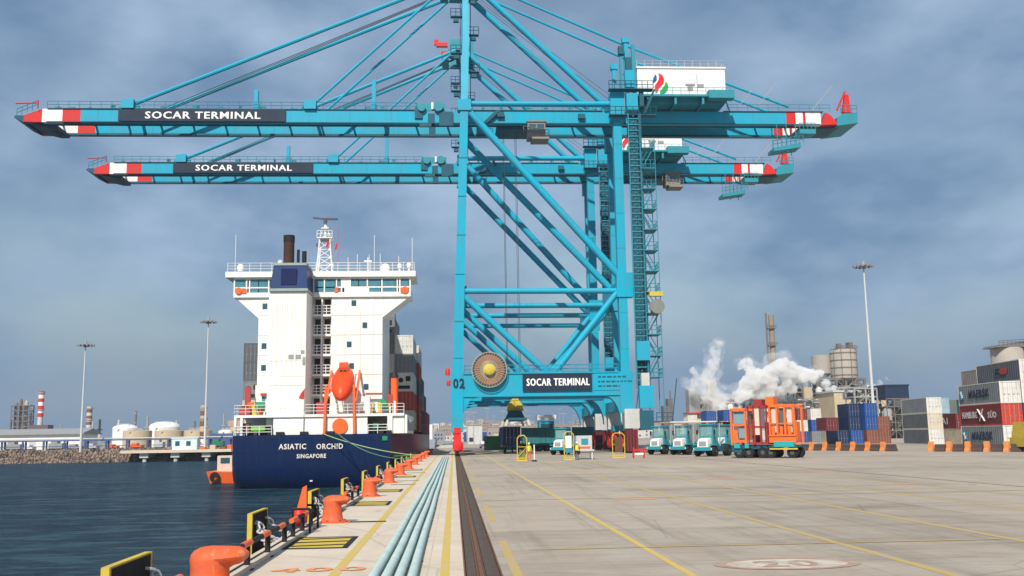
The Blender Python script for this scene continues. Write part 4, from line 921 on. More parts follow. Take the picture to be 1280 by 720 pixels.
# ------------------------------------------------------------------ terminal tractors
def cabglass():
    mt, nt, b = newmat('cab_glass'); b.inputs['Base Color'].default_value = (0.25, 0.45, 0.45, 1); b.inputs['Roughness'].default_value = 0.05; b.inputs['Alpha'].default_value = 0.45
    return mt
CABG = cabglass()
def tractor(loc, rz, label, group='teal terminal tractors'):
    if 'tractor' in protos: return place(copy_tree(protos['tractor']), loc, rz, label, group)
    t = empty('terminal_tractor', (0, 0, 0), label, 'tractor', group); ORG[t.name] = Vector((0, 0, 0)); protos['tractor'] = t
    TL = paint('tractor_teal', (0.015, 0.28, 0.33), 0.45, 0.2, 1.0, streak=0.2)
    b = MB(); b.box(-0.45, 0.45, 0.2, 5.0, 0.75, 1.05); b.box(-0.95, 0.95, -0.05, 0.12, 0.62, 1.0, 1); b.box(-1.28, -0.68, 0.35, 1.5, 1.2, 1.3, 1); b.box(0.68, 1.28, 0.35, 1.5, 1.2, 1.3, 1); b.box(-1.1, -0.6, 2.1, 3.0, 0.5, 1.1); b.box(0.6, 1.1, 2.1, 3.0, 0.5, 1.1); b.box(-0.8, 0.8, 3.3, 4.8, 1.05, 1.3); b.beam((-0.5, 3.0, 1.1), (-0.5, 4.2, 1.75), 0.12, m=1); b.beam((0.5, 3.0, 1.1), (0.5, 4.2, 1.75), 0.12, m=1); b.build('chassis', [TEALD, TL], t)
    b = MB(); b.hexa([(-0.62, 0.0, 1.0), (0.62, 0.0, 1.0), (0.62, 1.0, 1.0), (-0.62, 1.0, 1.0), (-0.55, 0.12, 1.78), (0.55, 0.12, 1.78), (0.58, 1.0, 1.95), (-0.58, 1.0, 1.95)]); b.box(-0.4, 0.4, -0.02, 0.0, 1.1, 1.6, 1); b.build('hood', [WHITE, GREY], t)
    b = MB()
    for x in (-0.78, 0.68):
        for y in (1.0, 2.1): b.box(x, x+0.10, y, y+0.10, 1.1, 3.3)
    b.box(-0.88, 0.88, 0.85, 2.3, 3.3, 3.42); b.box(-0.7, 0.7, 1.02, 1.08, 1.1, 2.1); b.box(-0.68, 0.68, 2.12, 2.18, 1.1, 2.4); b.box(-0.77, -0.71, 1.1, 2.1, 1.1, 1.6); b.box(0.71, 0.77, 1.1, 2.1, 1.1, 1.6); b.build('cab', TL, t)
    b = MB(); b.box(-0.30, 0.30, 1.55, 1.95, 1.3, 2.35); b.build('seat', BLACK, t)
    b = MB(); b.box(-0.66, 0.66, 1.04, 1.06, 2.12, 3.28); b.box(-0.75, -0.73, 1.12, 2.08, 1.62, 3.28); b.box(0.73, 0.75, 1.12, 2.08, 1.62, 3.28); build_each(b, 'window', CABG, t)
    for x in (-0.98, 0.98): wheel(t, x, 0.85, 0.56, 0.38)
    for x in (-1.0, 1.0): wheel(t, x, 3.9, 0.62, 0.6)
    for x in (-0.9, 0.9): b = MB(); b.box(x-0.16, x+0.16, -0.02, 0.0, 0.7, 0.9); b.build('headlight', LW, t)
    b = MB(); b.tube((0.95, 2.3, 1.1), (0.95, 2.3, 3.5), 0.07, 8); b.build('exhaust', GALV, t)
    b = MB(); b.box(-1.1, -0.92, 0.9, 0.95, 2.3, 2.8); b.box(0.92, 1.1, 0.9, 0.95, 2.3, 2.8); b.build('mirror', BLACK, t)
    b = MB(); b.lathe([(0.12, 0), (0.12, 0.2)], (0, 1.4, 3.42), 8); b.build('beacon', ORANGE, t)
    return place(t, loc, rz, label, group)
tractor((24.0, 117.5, 0), R(-42), 'teal terminal tractor with a white hood, closest to the crane in the row')
tractor((25.9, 113.5, 0), R(-40), 'teal terminal tractor with a white hood, middle one of the three in the row')
tractor((26.2, 103.2, 0), R(-40), 'teal terminal tractor with a white hood, next to the orange truck')
tractor((29.6, 110.5, 0), R(-48), 'teal terminal tractor half hidden behind the orange truck')
tractor((13.2, 125.5, 0), R(-30), 'teal terminal tractor standing alone under the crane beside the yellow frame')
tractor((14.0, 171, 0), R(-80), 'teal terminal tractor far under the cranes pulling a dark trailer')
tractor((9.9, 190, 0), R(10), 'teal terminal tractor far behind the cranes facing the camera')
b = MB(); b.box(26.8, 32.6, 121, 127, 3.8, 3.95); 
for x in (27.0, 32.4):
    for y in (121.2, 126.8): b.box(x-0.08, x+0.08, y-0.08, y+0.08, 0, 3.8, 1)
tag(b.build('carport', [paint('canopy_cream', (0.7, 0.62, 0.5), .6, .2), GREY]), 'cream flat canopy on posts behind the tractors', 'canopy')
G_T = 'dark trailers under the cranes'
trailer(12.0, 156, R(-85), 'dark empty trailer under the cranes, nearest to the lone tractor', group=G_T); trailer(11.0, 176, R(-80), 'dark empty trailer far under the cranes', group=G_T)
container('teal', 12.19, (11.5, 166.5, 1.25), R(-88), 'long teal container lying crosswise on the ground trailer far under the cranes', None)
container('green', 6.06, (5.9, 184.0, 0.0), R(-80), 'green container standing on the ground far behind the cranes', None)
# orange truck load
t = empty('orange_truck', (29.3, 92.5, 0), 'orange and red open sided unit riding on a teal truck with black wheels', 'truck')
P0 = Vector((27.05, 95.3, 0)); P1 = Vector((32.1, 91.2, 0)); dU = (P1-P0).normalized(); dV = Vector((-dU.y, dU.x, 0)); LT = (P1-P0).length
M = MB()
def ob(mb, u0, u1, v0, v1, z0, z1, m=0):
    c = [P0+dU*u+dV*v for u, v in ((u0, v0), (u1, v0), (u1, v1), (u0, v1))]
    mb.hexa([(p.x, p.y, z0) for p in c]+[(p.x, p.y, z1) for p in c], m)
b = MB(); ob(b, 0.1, 4.0, 0.3, 2.3, 0.85, 1.25); ob(b, 0.0, 1.0, 0.1, 2.4, 0.55, 0.95); ob(b, 4.0, LT, 0.05, 2.4, 1.0, 1.22); b.build('chassis', TEALD, t)
b = MB(); ob(b, 4.35, LT-0.2, -0.12, 0.06, 1.05, 1.55); ob(b, 0.3, 0.9, -0.05, 0.1, 0.95, 1.4); ob(b, 1.4, 1.8, -0.05, 0.1, 0.95, 1.35); b.build('bumper', paint('bumper_teal', (0.02, 0.36, 0.38), 0.5, .15), t)
b = MB(); ob(b, 3.9, LT+0.1, -0.1, 0.05, 0.80, 0.94); b.build('yellow_bar', YELLOW, t)
for u in (0.7, 1.7, 3.1, 3.9, 6.0):
    for v in (0.35, 2.05):
        p = P0+dU*u+dV*v; k = MB(); r = 0.52 if u > 0.5 else 0.45
        k.tube(p-dV*0.22+Vector((0, 0, r)), p+dV*0.22+Vector((0, 0, r)), r, 16); o = k.build('wheel', RUBBER, t)
        k = MB(); k.tube(p-dV*0.235+Vector((0, 0, r)), p+dV*0.235+Vector((0, 0, r)), r*0.42, 10); k.build('rim', RIMD, o)
OR2 = paint('machine_orange', (0.85, 0.16, 0.025), 0.4, 0.2, 0.9, streak=0.3); RD2 = paint('machine_red', (0.36, 0.035, 0.03), 0.45, 0.3, 0.9, streak=0.3)
b = MB()
for u in (0.0, 1.45): ob(b, u, u+0.18, 0, 0.2, 1.25, 4.65)
for u in (0.0, 1.45): ob(b, u, u+0.18, 2.1, 2.3, 1.25, 4.65)
ob(b, 0, 1.63, 0, 0.2, 4.55, 4.8); ob(b, 0, 1.63, 2.1, 2.3, 4.55, 4.8); ob(b, 0, 1.63, 0.02, 0.18, 1.5, 1.75); ob(b, 0.18, 1.45, 0.05, 0.15, 3.1, 3.25); ob(b, 0.18, 0.7, 0.06, 0.12, 1.75, 2.7)
b.build('cab_frame', OR2, t)
b = MB(); ob(b, 0.25, 1.4, 0.3, 0.36, 3.3, 4.5); ob(b, 0.7, 1.4, 0.3, 0.36, 1.9, 3.05); b.build('window', paint('pale_glass', (0.20, 0.33, 0.38), 0.2, .2), t)
b = MB(); ob(b, 1.75, 3.75, 0.15, 2.3, 1.3, 1.5); ob(b, 1.75, 3.75, 0.0, 2.3, 4.75, 5.0); ob(b, 1.8, 2.3, 1.0, 2.3, 1.5, 4.2); ob(b, 2.9, 3.7, 1.5, 2.2, 1.5, 3.4); ob(b, 1.75, 3.75, 0.0, 0.12, 2.9, 3.05)
for u in (1.75, 2.35, 3.0, 3.6): ob(b, u, u+0.14, 0.0, 0.15, 1.3, 5.1)
ob(b, 2.4, 3.2, 0.3, 1.3, 5.0, 5.6); b.build('red_section', RD2, t)
b = MB()
for u in (3.9, 4.65, 5.4, LT-0.2): ob(b, u, u+0.17, 0.0, 0.2, 1.4, 4.95); ob(b, u, u+0.17, 2.1, 2.3, 1.4, 4.95)
ob(b, 3.9, LT, 0.0, 0.2, 4.8, 5.05); ob(b, 3.9, LT, 2.1, 2.3, 4.8, 5.05); ob(b, 3.9, LT, -0.05, 0.2, 1.45, 2.15); ob(b, 3.9, LT, -0.15, 0.0, 2.05, 2.2); ob(b, 3.9, 4.2, 0.3, 2.1, 2.2, 4.8); ob(b, 5.0, LT-0.3, 1.2, 2.1, 1.6, 3.4); ob(b, 3.6, 4.4, 0.2, 1.3, 5.05, 5.8); ob(b, 3.9, LT, 0.02, 0.1, 3.2, 3.3); ob(b, 4.2, 5.2, 0.8, 2.0, 1.5, 2.6)
for u in (4.2, 5.0, 5.8): ob(b, u, u+0.3, -0.1, 0.02, 2.2, 3.0)
b.build('orange_section', OR2, t)
b = MB(); ob(b, 2.5, 2.95, 0.04, 0.14, 2.2, 4.8); ob(b, 4.15, 4.6, 0.2, 0.29, 2.4, 4.7); ob(b, 5.65, 6.1, 0.25, 0.4, 2.4, 4.7); b.build('pale_panel', paint('panel_cream', (0.62, 0.55, 0.45), 0.5, .2), t)
b = MB(); ob(b, 4.9, 5.35, 0.3, 0.4, 2.6, 4.7); ob(b, 3.1, 3.5, 0.04, 0.14, 2.8, 4.9); b.build('dark_panel', paint('panel_grey', (0.12, 0.13, 0.15), 0.5, .2), t)

# yellow frames, post, cart and people on the yard
def yframe(x, y, w, h, label, rz=0):
    t = empty('safety_frame', (x, y, 0), label, 'frame')
    b = MB(); b.tube((x-w/2, y, 0), (x-w/2, y, h-0.3), 0.05, 8); b.tube((x+w/2, y, 0), (x+w/2, y, h-0.3), 0.05, 8); b.tube((x-w/2, y, h*0.55), (x+w/2, y, h*0.55), 0.035, 6); b.tube((x-w/2, y, 0.3), (x+w/2, y, h*0.55), 0.03, 6); b.path([(x-w/2, y, h-0.3), (x-w/2+0.25, y, h), (x+w/2-0.25, y, h), (x+w/2, y, h-0.3)], 0.055, 8); b.tube((x-w/2, y, 0.25), (x+w/2, y, 0.25), 0.06, 6); b.build('hoop', YELLOW, t)
    b = MB(); b.box(x-w/2-0.1, x+w/2+0.1, y, y+0.9, 0, 0.14); b.build('foot', YELLOW, t)
    return t
t = yframe(7.25-0.45, 98.5, 0.95, 2.5, 'yellow tubular frame standing left of the worker in the green vest')
b = MB(); b.box(6.5, 7.1, 98.6, 98.9, 0.14, 0.9); b.build('box', paint('olive', (0.18, 0.2, 0.05), .7, .3), t)
t = yframe(11.55, 99.0, 0.95, 2.8, 'yellow topped frame holding a white box and dark legs in the middle of the yard')
b = MB(); b.box(11.2, 11.8, 98.9, 99.2, 1.2, 2.4); b.build('box', WHITE, t)
b = MB(); b.box(11.15, 11.85, 98.95, 99.3, 0.75, 1.2); b.build('bin', TEAL, t)
t = yframe(17.5, 104.5, 1.3, 2.6, 'yellow frame with a heavy curved top in front of the red bogies')
b = MB(); b.box(17.1, 17.9, 104.4, 104.8, 0.6, 2.2); b.build('hanging_box', paint('dark_brown_box', (0.13, 0.06, 0.03), .7, .3), t)
t = empty('signal_post', (7.75, 95.3, 0), 'white post with a round black foot standing right of the worker', 'post')
b = MB(); b.tube((7.75, 95.3, 0.12), (7.75, 95.3, 1.6), 0.06, 8); b.build('pole', WHITE, t); b = MB(); b.lathe([(0.25, 0), (0.25, 0.1), (0.1, 0.16)], (7.75, 95.3, 0), 14); b.build('foot', BLACK, t)
t = empty('utility_cart', (13.3, 101, 0), 'white site cart with a teal and orange mark standing right of the yellow topped frame', 'cart')
b = MB(); b.box(12.5, 14.1, 100.5, 102.2, 1.0, 2.4); b.box(12.3, 14.3, 100.4, 102.3, 0.85, 1.0); b.build('body', LGREY, t)
b = MB(); b.box(13.0, 13.7, 100.46, 100.5, 1.5, 2.1, 0); b.box(12.8, 13.9, 100.46, 100.5, 1.1, 1.3, 1); b.build('marking', [TEAL, ORANGE], t)
for x in (12.5, 14.1):
    for y in (100.6, 102.1): b = MB(); b.tube((x, y, 0), (x, y, 0.85), 0.05, 6); b.build('leg', WHITE, t)
b = MB(); b.box(18.6, 19.6, 101.6, 101.7, 0.75, 0.95, 0); b.box(18.6, 19.6, 101.6, 101.7, 0.35, 0.55, 1); b.box(18.5, 18.6, 101.4, 101.9, 0, 1.1, 0); b.box(19.6, 19.7, 101.4, 101.9, 0, 1.1, 0); tag(b.build('site_barrier', [RED, WHITE]), 'red and white site barrier in front of the red bogies', 'barrier')

def person(loc, rz, label, vest, legs, raise_arm=False):
    t = empty('person', loc, label, 'person'); ORG[t.name] = Vector((0, 0, 0)); t.rotation_euler = (0, 0, rz)
    V = [(0, 0, 0.98), (0, 0, 1.18), (0, 0, 1.42), (0, 0, 1.50), (0, -0.01, 1.60), (0, -0.01, 1.70),
         (-0.19, 0, 1.42), (-0.27, 0.02, 1.14), (-0.25, -0.08, 0.90), (-0.24, -0.12, 0.80), (0.19, 0, 1.42), (0.28, 0.0, 1.14), (0.24, -0.14, 0.95), (0.22, -0.2, 0.88),
         (-0.10, 0, 0.90), (-0.12, -0.03, 0.50), (-0.13, 0.03, 0.09), (-0.13, -0.12, 0.04), (0.10, 0, 0.90), (0.13, 0.04, 0.50), (0.14, 0.10, 0.09), (0.14, -0.05, 0.04)]
    E_ = [(0, 1), (1, 2), (2, 3), (3, 4), (4, 5), (2, 6), (6, 7), (7, 8), (8, 9), (2, 10), (10, 11), (11, 12), (12, 13), (0, 14), (14, 15), (15, 16), (16, 17), (0, 18), (18, 19), (19, 20), (20, 21)]
    rad = [.15, .14, .15, .06, .095, .085, .065, .048, .038, .045, .065, .048, .038, .045, .095, .065, .045, .04, .095, .065, .045, .04]
    me = bpy.data.meshes.new('body'); me.from_pydata(V, E_, []); me.materials.append(legs)
    o = bpy.data.objects.new('body', me); col.objects.link(o); o.parent = t
    sk = o.modifiers.new('skin', 'SKIN'); 
    if not me.skin_vertices: me.skin_vertices.new() if hasattr(me.skin_vertices, 'new') else None
    if me.skin_vertices:
        for i, r in enumerate(rad): me.skin_vertices[0].data[i].radius = (r, r*0.8)
        me.skin_vertices[0].data[0].use_root = True
    ss = o.modifiers.new('sub', 'SUBSURF'); ss.levels = 1; ss.render_levels = 2
    b = MB(); b.lathe([(0.17, 0.93), (0.19, 1.1), (0.205, 1.35), (0.15, 1.46), (0.08, 1.48)], (0, 0, 0), 14); b.build('vest', vest, t)
    b = MB(); b.lathe([(0.115, 1.66), (0.11, 1.73), (0.07, 1.79), (0.01, 1.80)], (0, -0.01, 0), 12); b.build('helmet', WHITE, t)
    b = MB(); b.lathe([(0.085, 1.56), (0.092, 1.63), (0.085, 1.68)], (0, -0.025, 0), 12); b.build('face', SKIN, t)
    return t
person((7.5, 98.7, 0), 0, 'person in a bright green vest and orange trousers standing by the yellow frame', HIVIS, ORANGE)
person((12.3, 98.6, 0), R(20), 'person in a yellow vest and dark trousers standing by the white cart', paint('vest_yellow', (0.75, 0.62, 0.05), .7, .1), BLACK)

# barrier blocks along the yard
def jersey(loc, rz, label, group, mt, w):
    hgt = 1.12 if mt is OB else 0.82
    key = ('jersey', mt.name, w)
    if key in protos: return place(copy_tree(protos[key]), loc, rz, label, group)
    b = MB(); b.prism([(-0.32, 0), (0.32, 0), (0.30, 0.18), (0.16, 0.42), (0.12, hgt), (-0.12, hgt), (-0.16, 0.42), (-0.30, 0.18)], 'xz', 0, w)
    o = b.build('barrier_block', mt); ORG[o.name] = Vector((0, 0, 0)); tag(o, label, 'barrier block', group); protos[key] = o
    return place(o, loc, rz, label, group)
OB = paint('block_orange', (0.80, 0.26, 0.06), 0.7, 0.25, 1.5, rust=0.15); BB = paint('block_brown', (0.10, 0.065, 0.058), 0.8, 0.35, 1.0, rust=0.3)
def row(p, q, n, s):
    p = Vector(p); q = Vector(q); d = (q-p)/n; L = d.length; ang = math.atan2(-d.x, d.y)
    for i in range(n):
        a = p+d*i
        jersey(a, ang, 'orange upright block in the barrier row, %d%s from the camera in the %s run' % (n-i, 'st' if n-i == 1 else 'nd' if n-i == 2 else 'rd' if n-i == 3 else 'th', s), 'orange blocks of the yard barrier', OB, L*0.25)
        jersey(a+d*0.36, ang, 'dark brown long block in the barrier row, %d%s from the camera in the %s run' % (n-i, 'st' if n-i == 1 else 'nd' if n-i == 2 else 'rd' if n-i == 3 else 'th', s), 'brown blocks of the yard barrier', BB, L*0.56)
row((44.0, 134.5, 0), (52.0, 113.6, 0), 9, 'far'); row((53.9, 109.6, 0), (60.5, 98.0, 0), 6, 'near')
# yellow forklift at the frame edge
t = empty('yellow_vehicle', (59.9, 99.2, 0), 'yellow yard vehicle cut by the right picture edge in front of the stack', 'vehicle')
b = MB(); b.box(58.9, 61.6, 98.2, 101.8, 0.55, 1.5); b.hexa([(58.95, 98.3, 1.5), (61.5, 98.3, 1.5), (61.5, 101.5, 1.5), (58.95, 101.5, 1.5), (59.1, 98.7, 3.1), (61.4, 98.7, 3.1), (61.4, 101.2, 3.1), (59.1, 101.2, 3.1)]); b.build('body', YELLOW, t)
b = MB(); b.box(59.3, 60.3, 98.35, 98.62, 1.8, 2.8); b.box(60.5, 61.3, 98.35, 98.62, 1.8, 2.8); build_each(b, 'window', GLASS, t)
for x in (59.2, 61.3): wheel(t, x, 99.0); wheel(t, x, 101.0)
# ------------------------------------------------------------------ container ship
ship = empty('container_ship', (-16.9, 114, -3), 'blue hulled container ship with white bridge house moored stern towards the camera', 'ship')
YS = 114.0
secs = []   # Y, centre x, half widths at levels, y shift of lower levels (raked stern), gunwale z
LV = [1.0, 0.72, 0.45, 0.2, 0.0, -0.35]      # fractions of height above z=-3 ; -0.35 under water
def sec(Y, hw, zt, low=(1, 1, 1, 1, 1, 0.9), shift=(0, 0, 0, 0, 0, 0)):
    return (Y, hw, zt, low, shift)
H = [sec(YS, 8.9, 3.0, (1, 1, .985, .93, .82, .3), (0, .05, .15, .6, 1.6, 4)), sec(YS+1.2, 9.1, 3.0, (1, 1, .99, .95, .87, .4), (0, 0, 0, .2, 1.2, 4)), sec(YS+6, 10.0, 3.0, (1, 1, 1, .98, .93, .6), (0,)*6), sec(YS+13, 11.15, 3.0, (1, 1, 1, 1, .98, .8), (0,)*6),
     sec(YS+20, 11.7, 3.0, (1,)*5+(.95,), (0,)*6), sec(YS+100, 11.7, 3.0, (1,)*5+(.95,), (0,)*6), sec(YS+118, 10.6, 3.6, (1, .97, .92, .85, .8, .6), (0,)*6), sec(YS+130, 7.0, 5.0, (1, .85, .68, .55, .45, .3), (0,)*6), sec(YS+140, 0.6, 6.5, (1, .6, .4, .3, .2, .1), (0,)*6)]
b = MB(); vs = []; CXS = [-16.1, -16.15, -16.35, -16.65, -16.9, -16.9, -16.9, -16.9, -16.9]
nl = 6
for (Y, hw, zt, low, sh), cxx in zip(H, CXS):
    zs = [-3+(zt+3)*f for f in LV]
    for s in (-1, 1):
        for k in range(nl): vs.append((cxx+s*hw*low[k], Y+sh[k], zs[k]))
fs = []
for i in range(len(H)-1):
    a = i*2*nl; c = (i+1)*2*nl
    for k in range(nl-1):
        fs.append((a+k, c+k, c+k+1, a+k+1)); fs.append((a+nl+k, a+nl+k+1, c+nl+k+1, c+nl+k))
    fs.append((a, a+nl, c+nl, c))
b.add(vs, fs, 0, True)
b.add([vs[k] for k in range(nl)]+[vs[nl+k] for k in range(nl)], [(k, k+1, nl+k+1, nl+k) for k in range(nl-1)], 0, True)
hull = b.build('hull', HULLB, ship)
b = MB(); text(b, 'ASIATIC', (-18.3, YS-0.03, 1.68), 3.1, 0.62, 'xz', 0.02, 0, 0.03); text(b, 'ORCHID', (-14.1, YS-0.03, 1.64), 3.0, 0.62, 'xz', 0.02, 0, 0.03); text(b, 'SINGAPORE', (-16.15, YS-0.0, 0.58), 3.3, 0.48, 'xz', 0.02, 0, 0.06); b.build('lettering', LW, hull)
b = MB(); b.box(-8.15, -7.55, YS-0.1, YS, 2.2, 2.7); b.build('green_mark', GREEN, hull)
b = MB(); b.box(-16.4, -16.1, YS+0.75, YS+1.3, -2.3, -2.16); b.build('draught_mark', LW, hull)
b = MB(); [b.box(-24.8+k*2.5, -24.77+k*2.5, YS-0.012, YS+0.0, -0.3, 2.9) for k in range(8)]; [b.box(-24.9, -7.3, YS-0.014, YS+0.0, z, z+0.03) for z in (1.2, 2.75)]; b.build('plate_seam', paint('hull_seam', (0.02, 0.035, 0.08), .5, .2), hull)
b = MB(); [b.lathe([(0.14, -0.03), (0.14, 0.03)], (x, YS-0.01, 2.45), 10, axis='y') for x in (-23.5, -21.6, -11.4, -9.0)]; build_each(b, 'fairlead', BLACK, hull)
# stern deck: mooring deck, openings, bulwark, poop deck above
b = MB()
b.box(-25.0, -5.7, YS+0.3, YS+8, 5.0, 5.3)
for x in (-25.0, -24.3, -7.6, -7.3): b.box(x, x+0.28, YS+0.3, YS+0.6, 3.0, 5.0)
b.box(-20.6, -9.9, YS+0.5, YS+0.8, 3.0, 5.0); b.box(-7.3, -5.6, YS+0.6, YS+0.9, 3.0, 5.0)
b.hexa([(-5.65, YS+0.6, 3.0), (-5.35, YS+0.6, 3.0), (-5.15, YS+14, 3.0), (-5.4, YS+14, 3.0), (-5.65, YS+0.6, 5.1), (-5.35, YS+0.6, 5.1), (-5.15, YS+14, 5.1), (-5.4, YS+14, 5.1)])
b.box(-25.0, -5.6, YS+6.2, YS+6.5, 3.0, 5.0)
b.build('poop_deck', SHIPW, ship)
b = MB()
for k in range(6): b.box(-5.66+0.02, -5.05, YS+2+k*2, YS+2.9+k*2, 3.3, 4.6)
build_each(b, 'side_opening', paint('side_grey', (0.33, 0.34, 0.35), .6, .3), ship)
b = MB(); b.rail([(-24.9, YS+0.15, 3.02), (-20.7, YS+0.15, 3.02)], 1.0, 0.045, 1.3, bars=3); b.rail([(-9.8, YS+0.15, 3.02), (-7.6, YS+0.15, 3.02)], 1.0, 0.045, 1.3, bars=3)
b.rail([(-25, YS+0.3, 5.3), (-5.7, YS+0.3, 5.3)], 1.1, 0.035, 1.3, bars=3); b.rail([(-25, YS+0.3, 5.3), (-25, YS+8, 5.3)], 1.1, 0.035, 1.5, bars=3); b.build('railing', SHIPW, ship)
b = MB()
for x in (-24, -22.6, -21.6, -9.3, -8.4): b.box(x, x+0.8, YS+1.5, YS+2.5, 3.0, 3.9+random.random()*0.5)
for x in (-20.2, -17.5, -14.5, -8.6, -8.0): b.box(x, x+0.9, YS-0.02, YS+0.4, 3.0, 3.35)
build_each(b, 'winch', BLACK, ship)
b = MB(); b.box(-23.2, -21.6, YS+0.9, YS+1.6, 3.55, 4.0, 1); b.box(-24.4, -23.4, YS+1.0, YS+1.8, 3.2, 4.4, 2); b.box(-9.3, -8.6, YS+0.8, YS+1.4, 3.6, 4.2, 0); build_each(b, 'deck_gear', [GREEN, paint('lime', (0.16, 0.55, 0.03), .6, .2), BROWN], ship)
b = MB(); b.lathe([(0.55, -0.5), (0.55, 0.5)], (-22.4, YS+2.0, 6.3), 14, axis='x'); b.lathe([(0.6, -0.5), (0.6, 0.5)], (-8.3, YS+2.0, 6.3), 14, axis='x'); build_each(b, 'rope_drum', GREEN, ship)
b = MB(); b.box(-24.6, -23.4, YS+1, YS+2, 5.3, 6.2); b.box(-21.4, -20.9, YS+2, YS+3, 5.3, 7.8, 0); b.box(-22.6, -21, YS+3, YS+3.2, 7.6, 7.9); b.box(-16.0, -14.8, YS+2.2, YS+3, 5.3, 6.7); b.box(-10.6, -8.6, YS+5.6, YS+5.8, 7.7, 7.9); b.box(-24.2, -23.6, YS+2, YS+2.5, 5.3, 8.6); b.box(-7.7, -7.2, YS+3, YS+3.6, 6.5, 7.6); build_each(b, 'red_gear', paint('gear_red', (0.45, 0.05, 0.05), .5, .3), ship)
rk = random.Random(77); FM = [ORANGE, RED, GREEN, WHITE, BROWN, GREY, YELLOW, BLACK]
for i in range(26):
    x = rk.uniform(-24.6, -22.0) if i % 2 else rk.uniform(-11.2, -6.2); w = rk.uniform(0.2, 0.6); h = rk.uniform(0.4, 1.5); y = YS+rk.uniform(0.9, 5)
    b = MB()
    if i % 3: b.box(x, x+w, y, y+w, 5.3, 5.3+h)
    else: b.tube((x, y, 5.3), (x, y, 5.3+h), w*0.4, 8); b.tube((x-w*0.5, y, 5.3+h), (x+w*0.5, y, 5.3+h), w*0.45, 8)
    b.build('deck_fitting', FM[rk.randrange(8)], ship)
# house
hx0, hx1 = -22.6, -8.25
hy0, hy1 = YS+6.5, YS+20
b = MB(); b.box(hx0, -16.4, hy0, hy1, 5.3, 18.9); b.box(-14.2, hx1, hy0, hy1, 5.3, 18.9); b.box(-16.4, -14.2, hy0+1.1, hy1, 5.3, 18.9)
house = b.build('bridge_house', SHIPW, ship)
b = MB(); zz = 5.3
for k in range(6):
    z = 5.3+2.3*k
    if k: b.box(-16.4, -14.2, hy0-0.05, hy0+1.1, z-0.14, z+0.12)
    if k: b.rail([(-16.35, hy0, z+0.08), (-14.25, hy0, z+0.08)], 1.05, 0.05, 0.5, bars=3)
b.box(-15.38, -15.22, hy0-0.02, hy0+0.15, 5.3, 18.9)
b.build('stair', SHIPW, house)
b = MB()
for k in range(6): z = 5.3+2.3*k; b.box(-16.2, -15.55, hy0+1.0, hy0+1.09, z+0.15, z+1.95); b.box(-15.1, -14.45, hy0+1.0, hy0+1.09, z+0.15, z+1.95)
build_each(b, 'door', DARK, house)
for x, z in ((-21.9, 13.3), (-21.9, 10.8), (-21.9, 8.5), (-21.9, 17.9), (-12.1, 13.4), (-10.3, 15.6), (-10.1, 8.5), (-11.8, 10.9), (-11.6, 18.2)):
    b = MB(); b.box(x-0.27, x+0.27, hy0-0.06, hy0+0.0, z-0.32, z+0.32); b.build('window', GLASS, house)
b = MB()
for k in range(1, 6): z = 5.3+2.3*k; b.box(hx0, -16.4, hy0-0.03, hy0, z-0.03, z+0.03); b.box(-14.2, hx1, hy0-0.03, hy0, z-0.03, z+0.03)
for x in (-12.6, -10.8, -9.3): b.box(x-0.02, x+0.02, hy0-0.025, hy0, 7.7, 18.0)
b.build('plate_seam', paint('seam', (0.5, 0.49, 0.46), .6, .1), house)
# bridge wings
yb = YS+6.2
b = MB(); b.box(-25.5, -4.95, yb, yb+5.5, 18.9, 19.1)
b.prism([(-25.3, 18.9), (hx0, 16.5), (hx0, 18.9)], 'xz', yb+0.3, yb+4.5); b.prism([(hx1, 16.5), (-5.1, 18.9), (hx1, 18.9)], 'xz', yb+0.3, yb+4.5)
b.box(-26.4, -4.35, yb-0.4, yb+6.5, 21.2, 21.85)
b.box(-25.5, -4.95, yb, yb+0.2, 19.1, 19.45); b.box(-25.5, -4.95, yb, yb+0.2, 21.0, 21.2); b.box(-25.5, -25.3, yb+0.2, yb+5.5, 19.1, 19.9); b.box(-5.15, -4.95, yb+0.2, yb+5.5, 19.1, 19.9); b.box(-25.0, -5.2, yb+5.0, yb+5.3, 19.1, 21.2)
b.box(-21.4, -19.0, yb+0.02, yb+0.2, 19.45, 20.05); b.box(-12.7, -9.8, yb+0.02, yb+0.2, 19.45, 20.1); b.box(-13.1, -12.0, yb+0.02, yb+0.2, 20.1, 21.0)
for x in (-25.5, -24.1, -23.75, -21.55, -20.2, -16.35, -15.1, -13.7, -13.1, -12.1, -10.1, -8.4, -6.6, -6.3, -5.1): b.box(x, x+0.16, yb, yb+0.22, 19.45, 21.0)
b.box(-25.3, -19.2, yb+0.03, yb+0.19, 19.95, 20.1); b.box(-13.7, -5.1, yb+0.03, yb+0.19, 19.95, 20.1)
b.build('bridge', SHIPW, ship)
gl = [(-25.3, -24.1), (-23.55, -22.7), (-22.6, -21.6), (-21.3, -20.4), (-20.05, -19.3), (-16.15, -15.15), (-14.9, -13.8), (-13.5, -13.1), (-11.9, -11.1), (-11.0, -10.15), (-9.9, -8.5), (-8.2, -6.7), (-6.1, -5.2)]
BG1 = paint('bridge_glass', (0.06, 0.24, 0.32), 0.15, 0.5, 1.2)
for a, c in gl:
    b = MB(); b.box(a, c, yb+0.10, yb+0.14, 20.1, 21.0); b.box(a, c, yb+0.10, yb+0.14, 19.46, 19.95); b.build('bridge_window', BG1, ship)
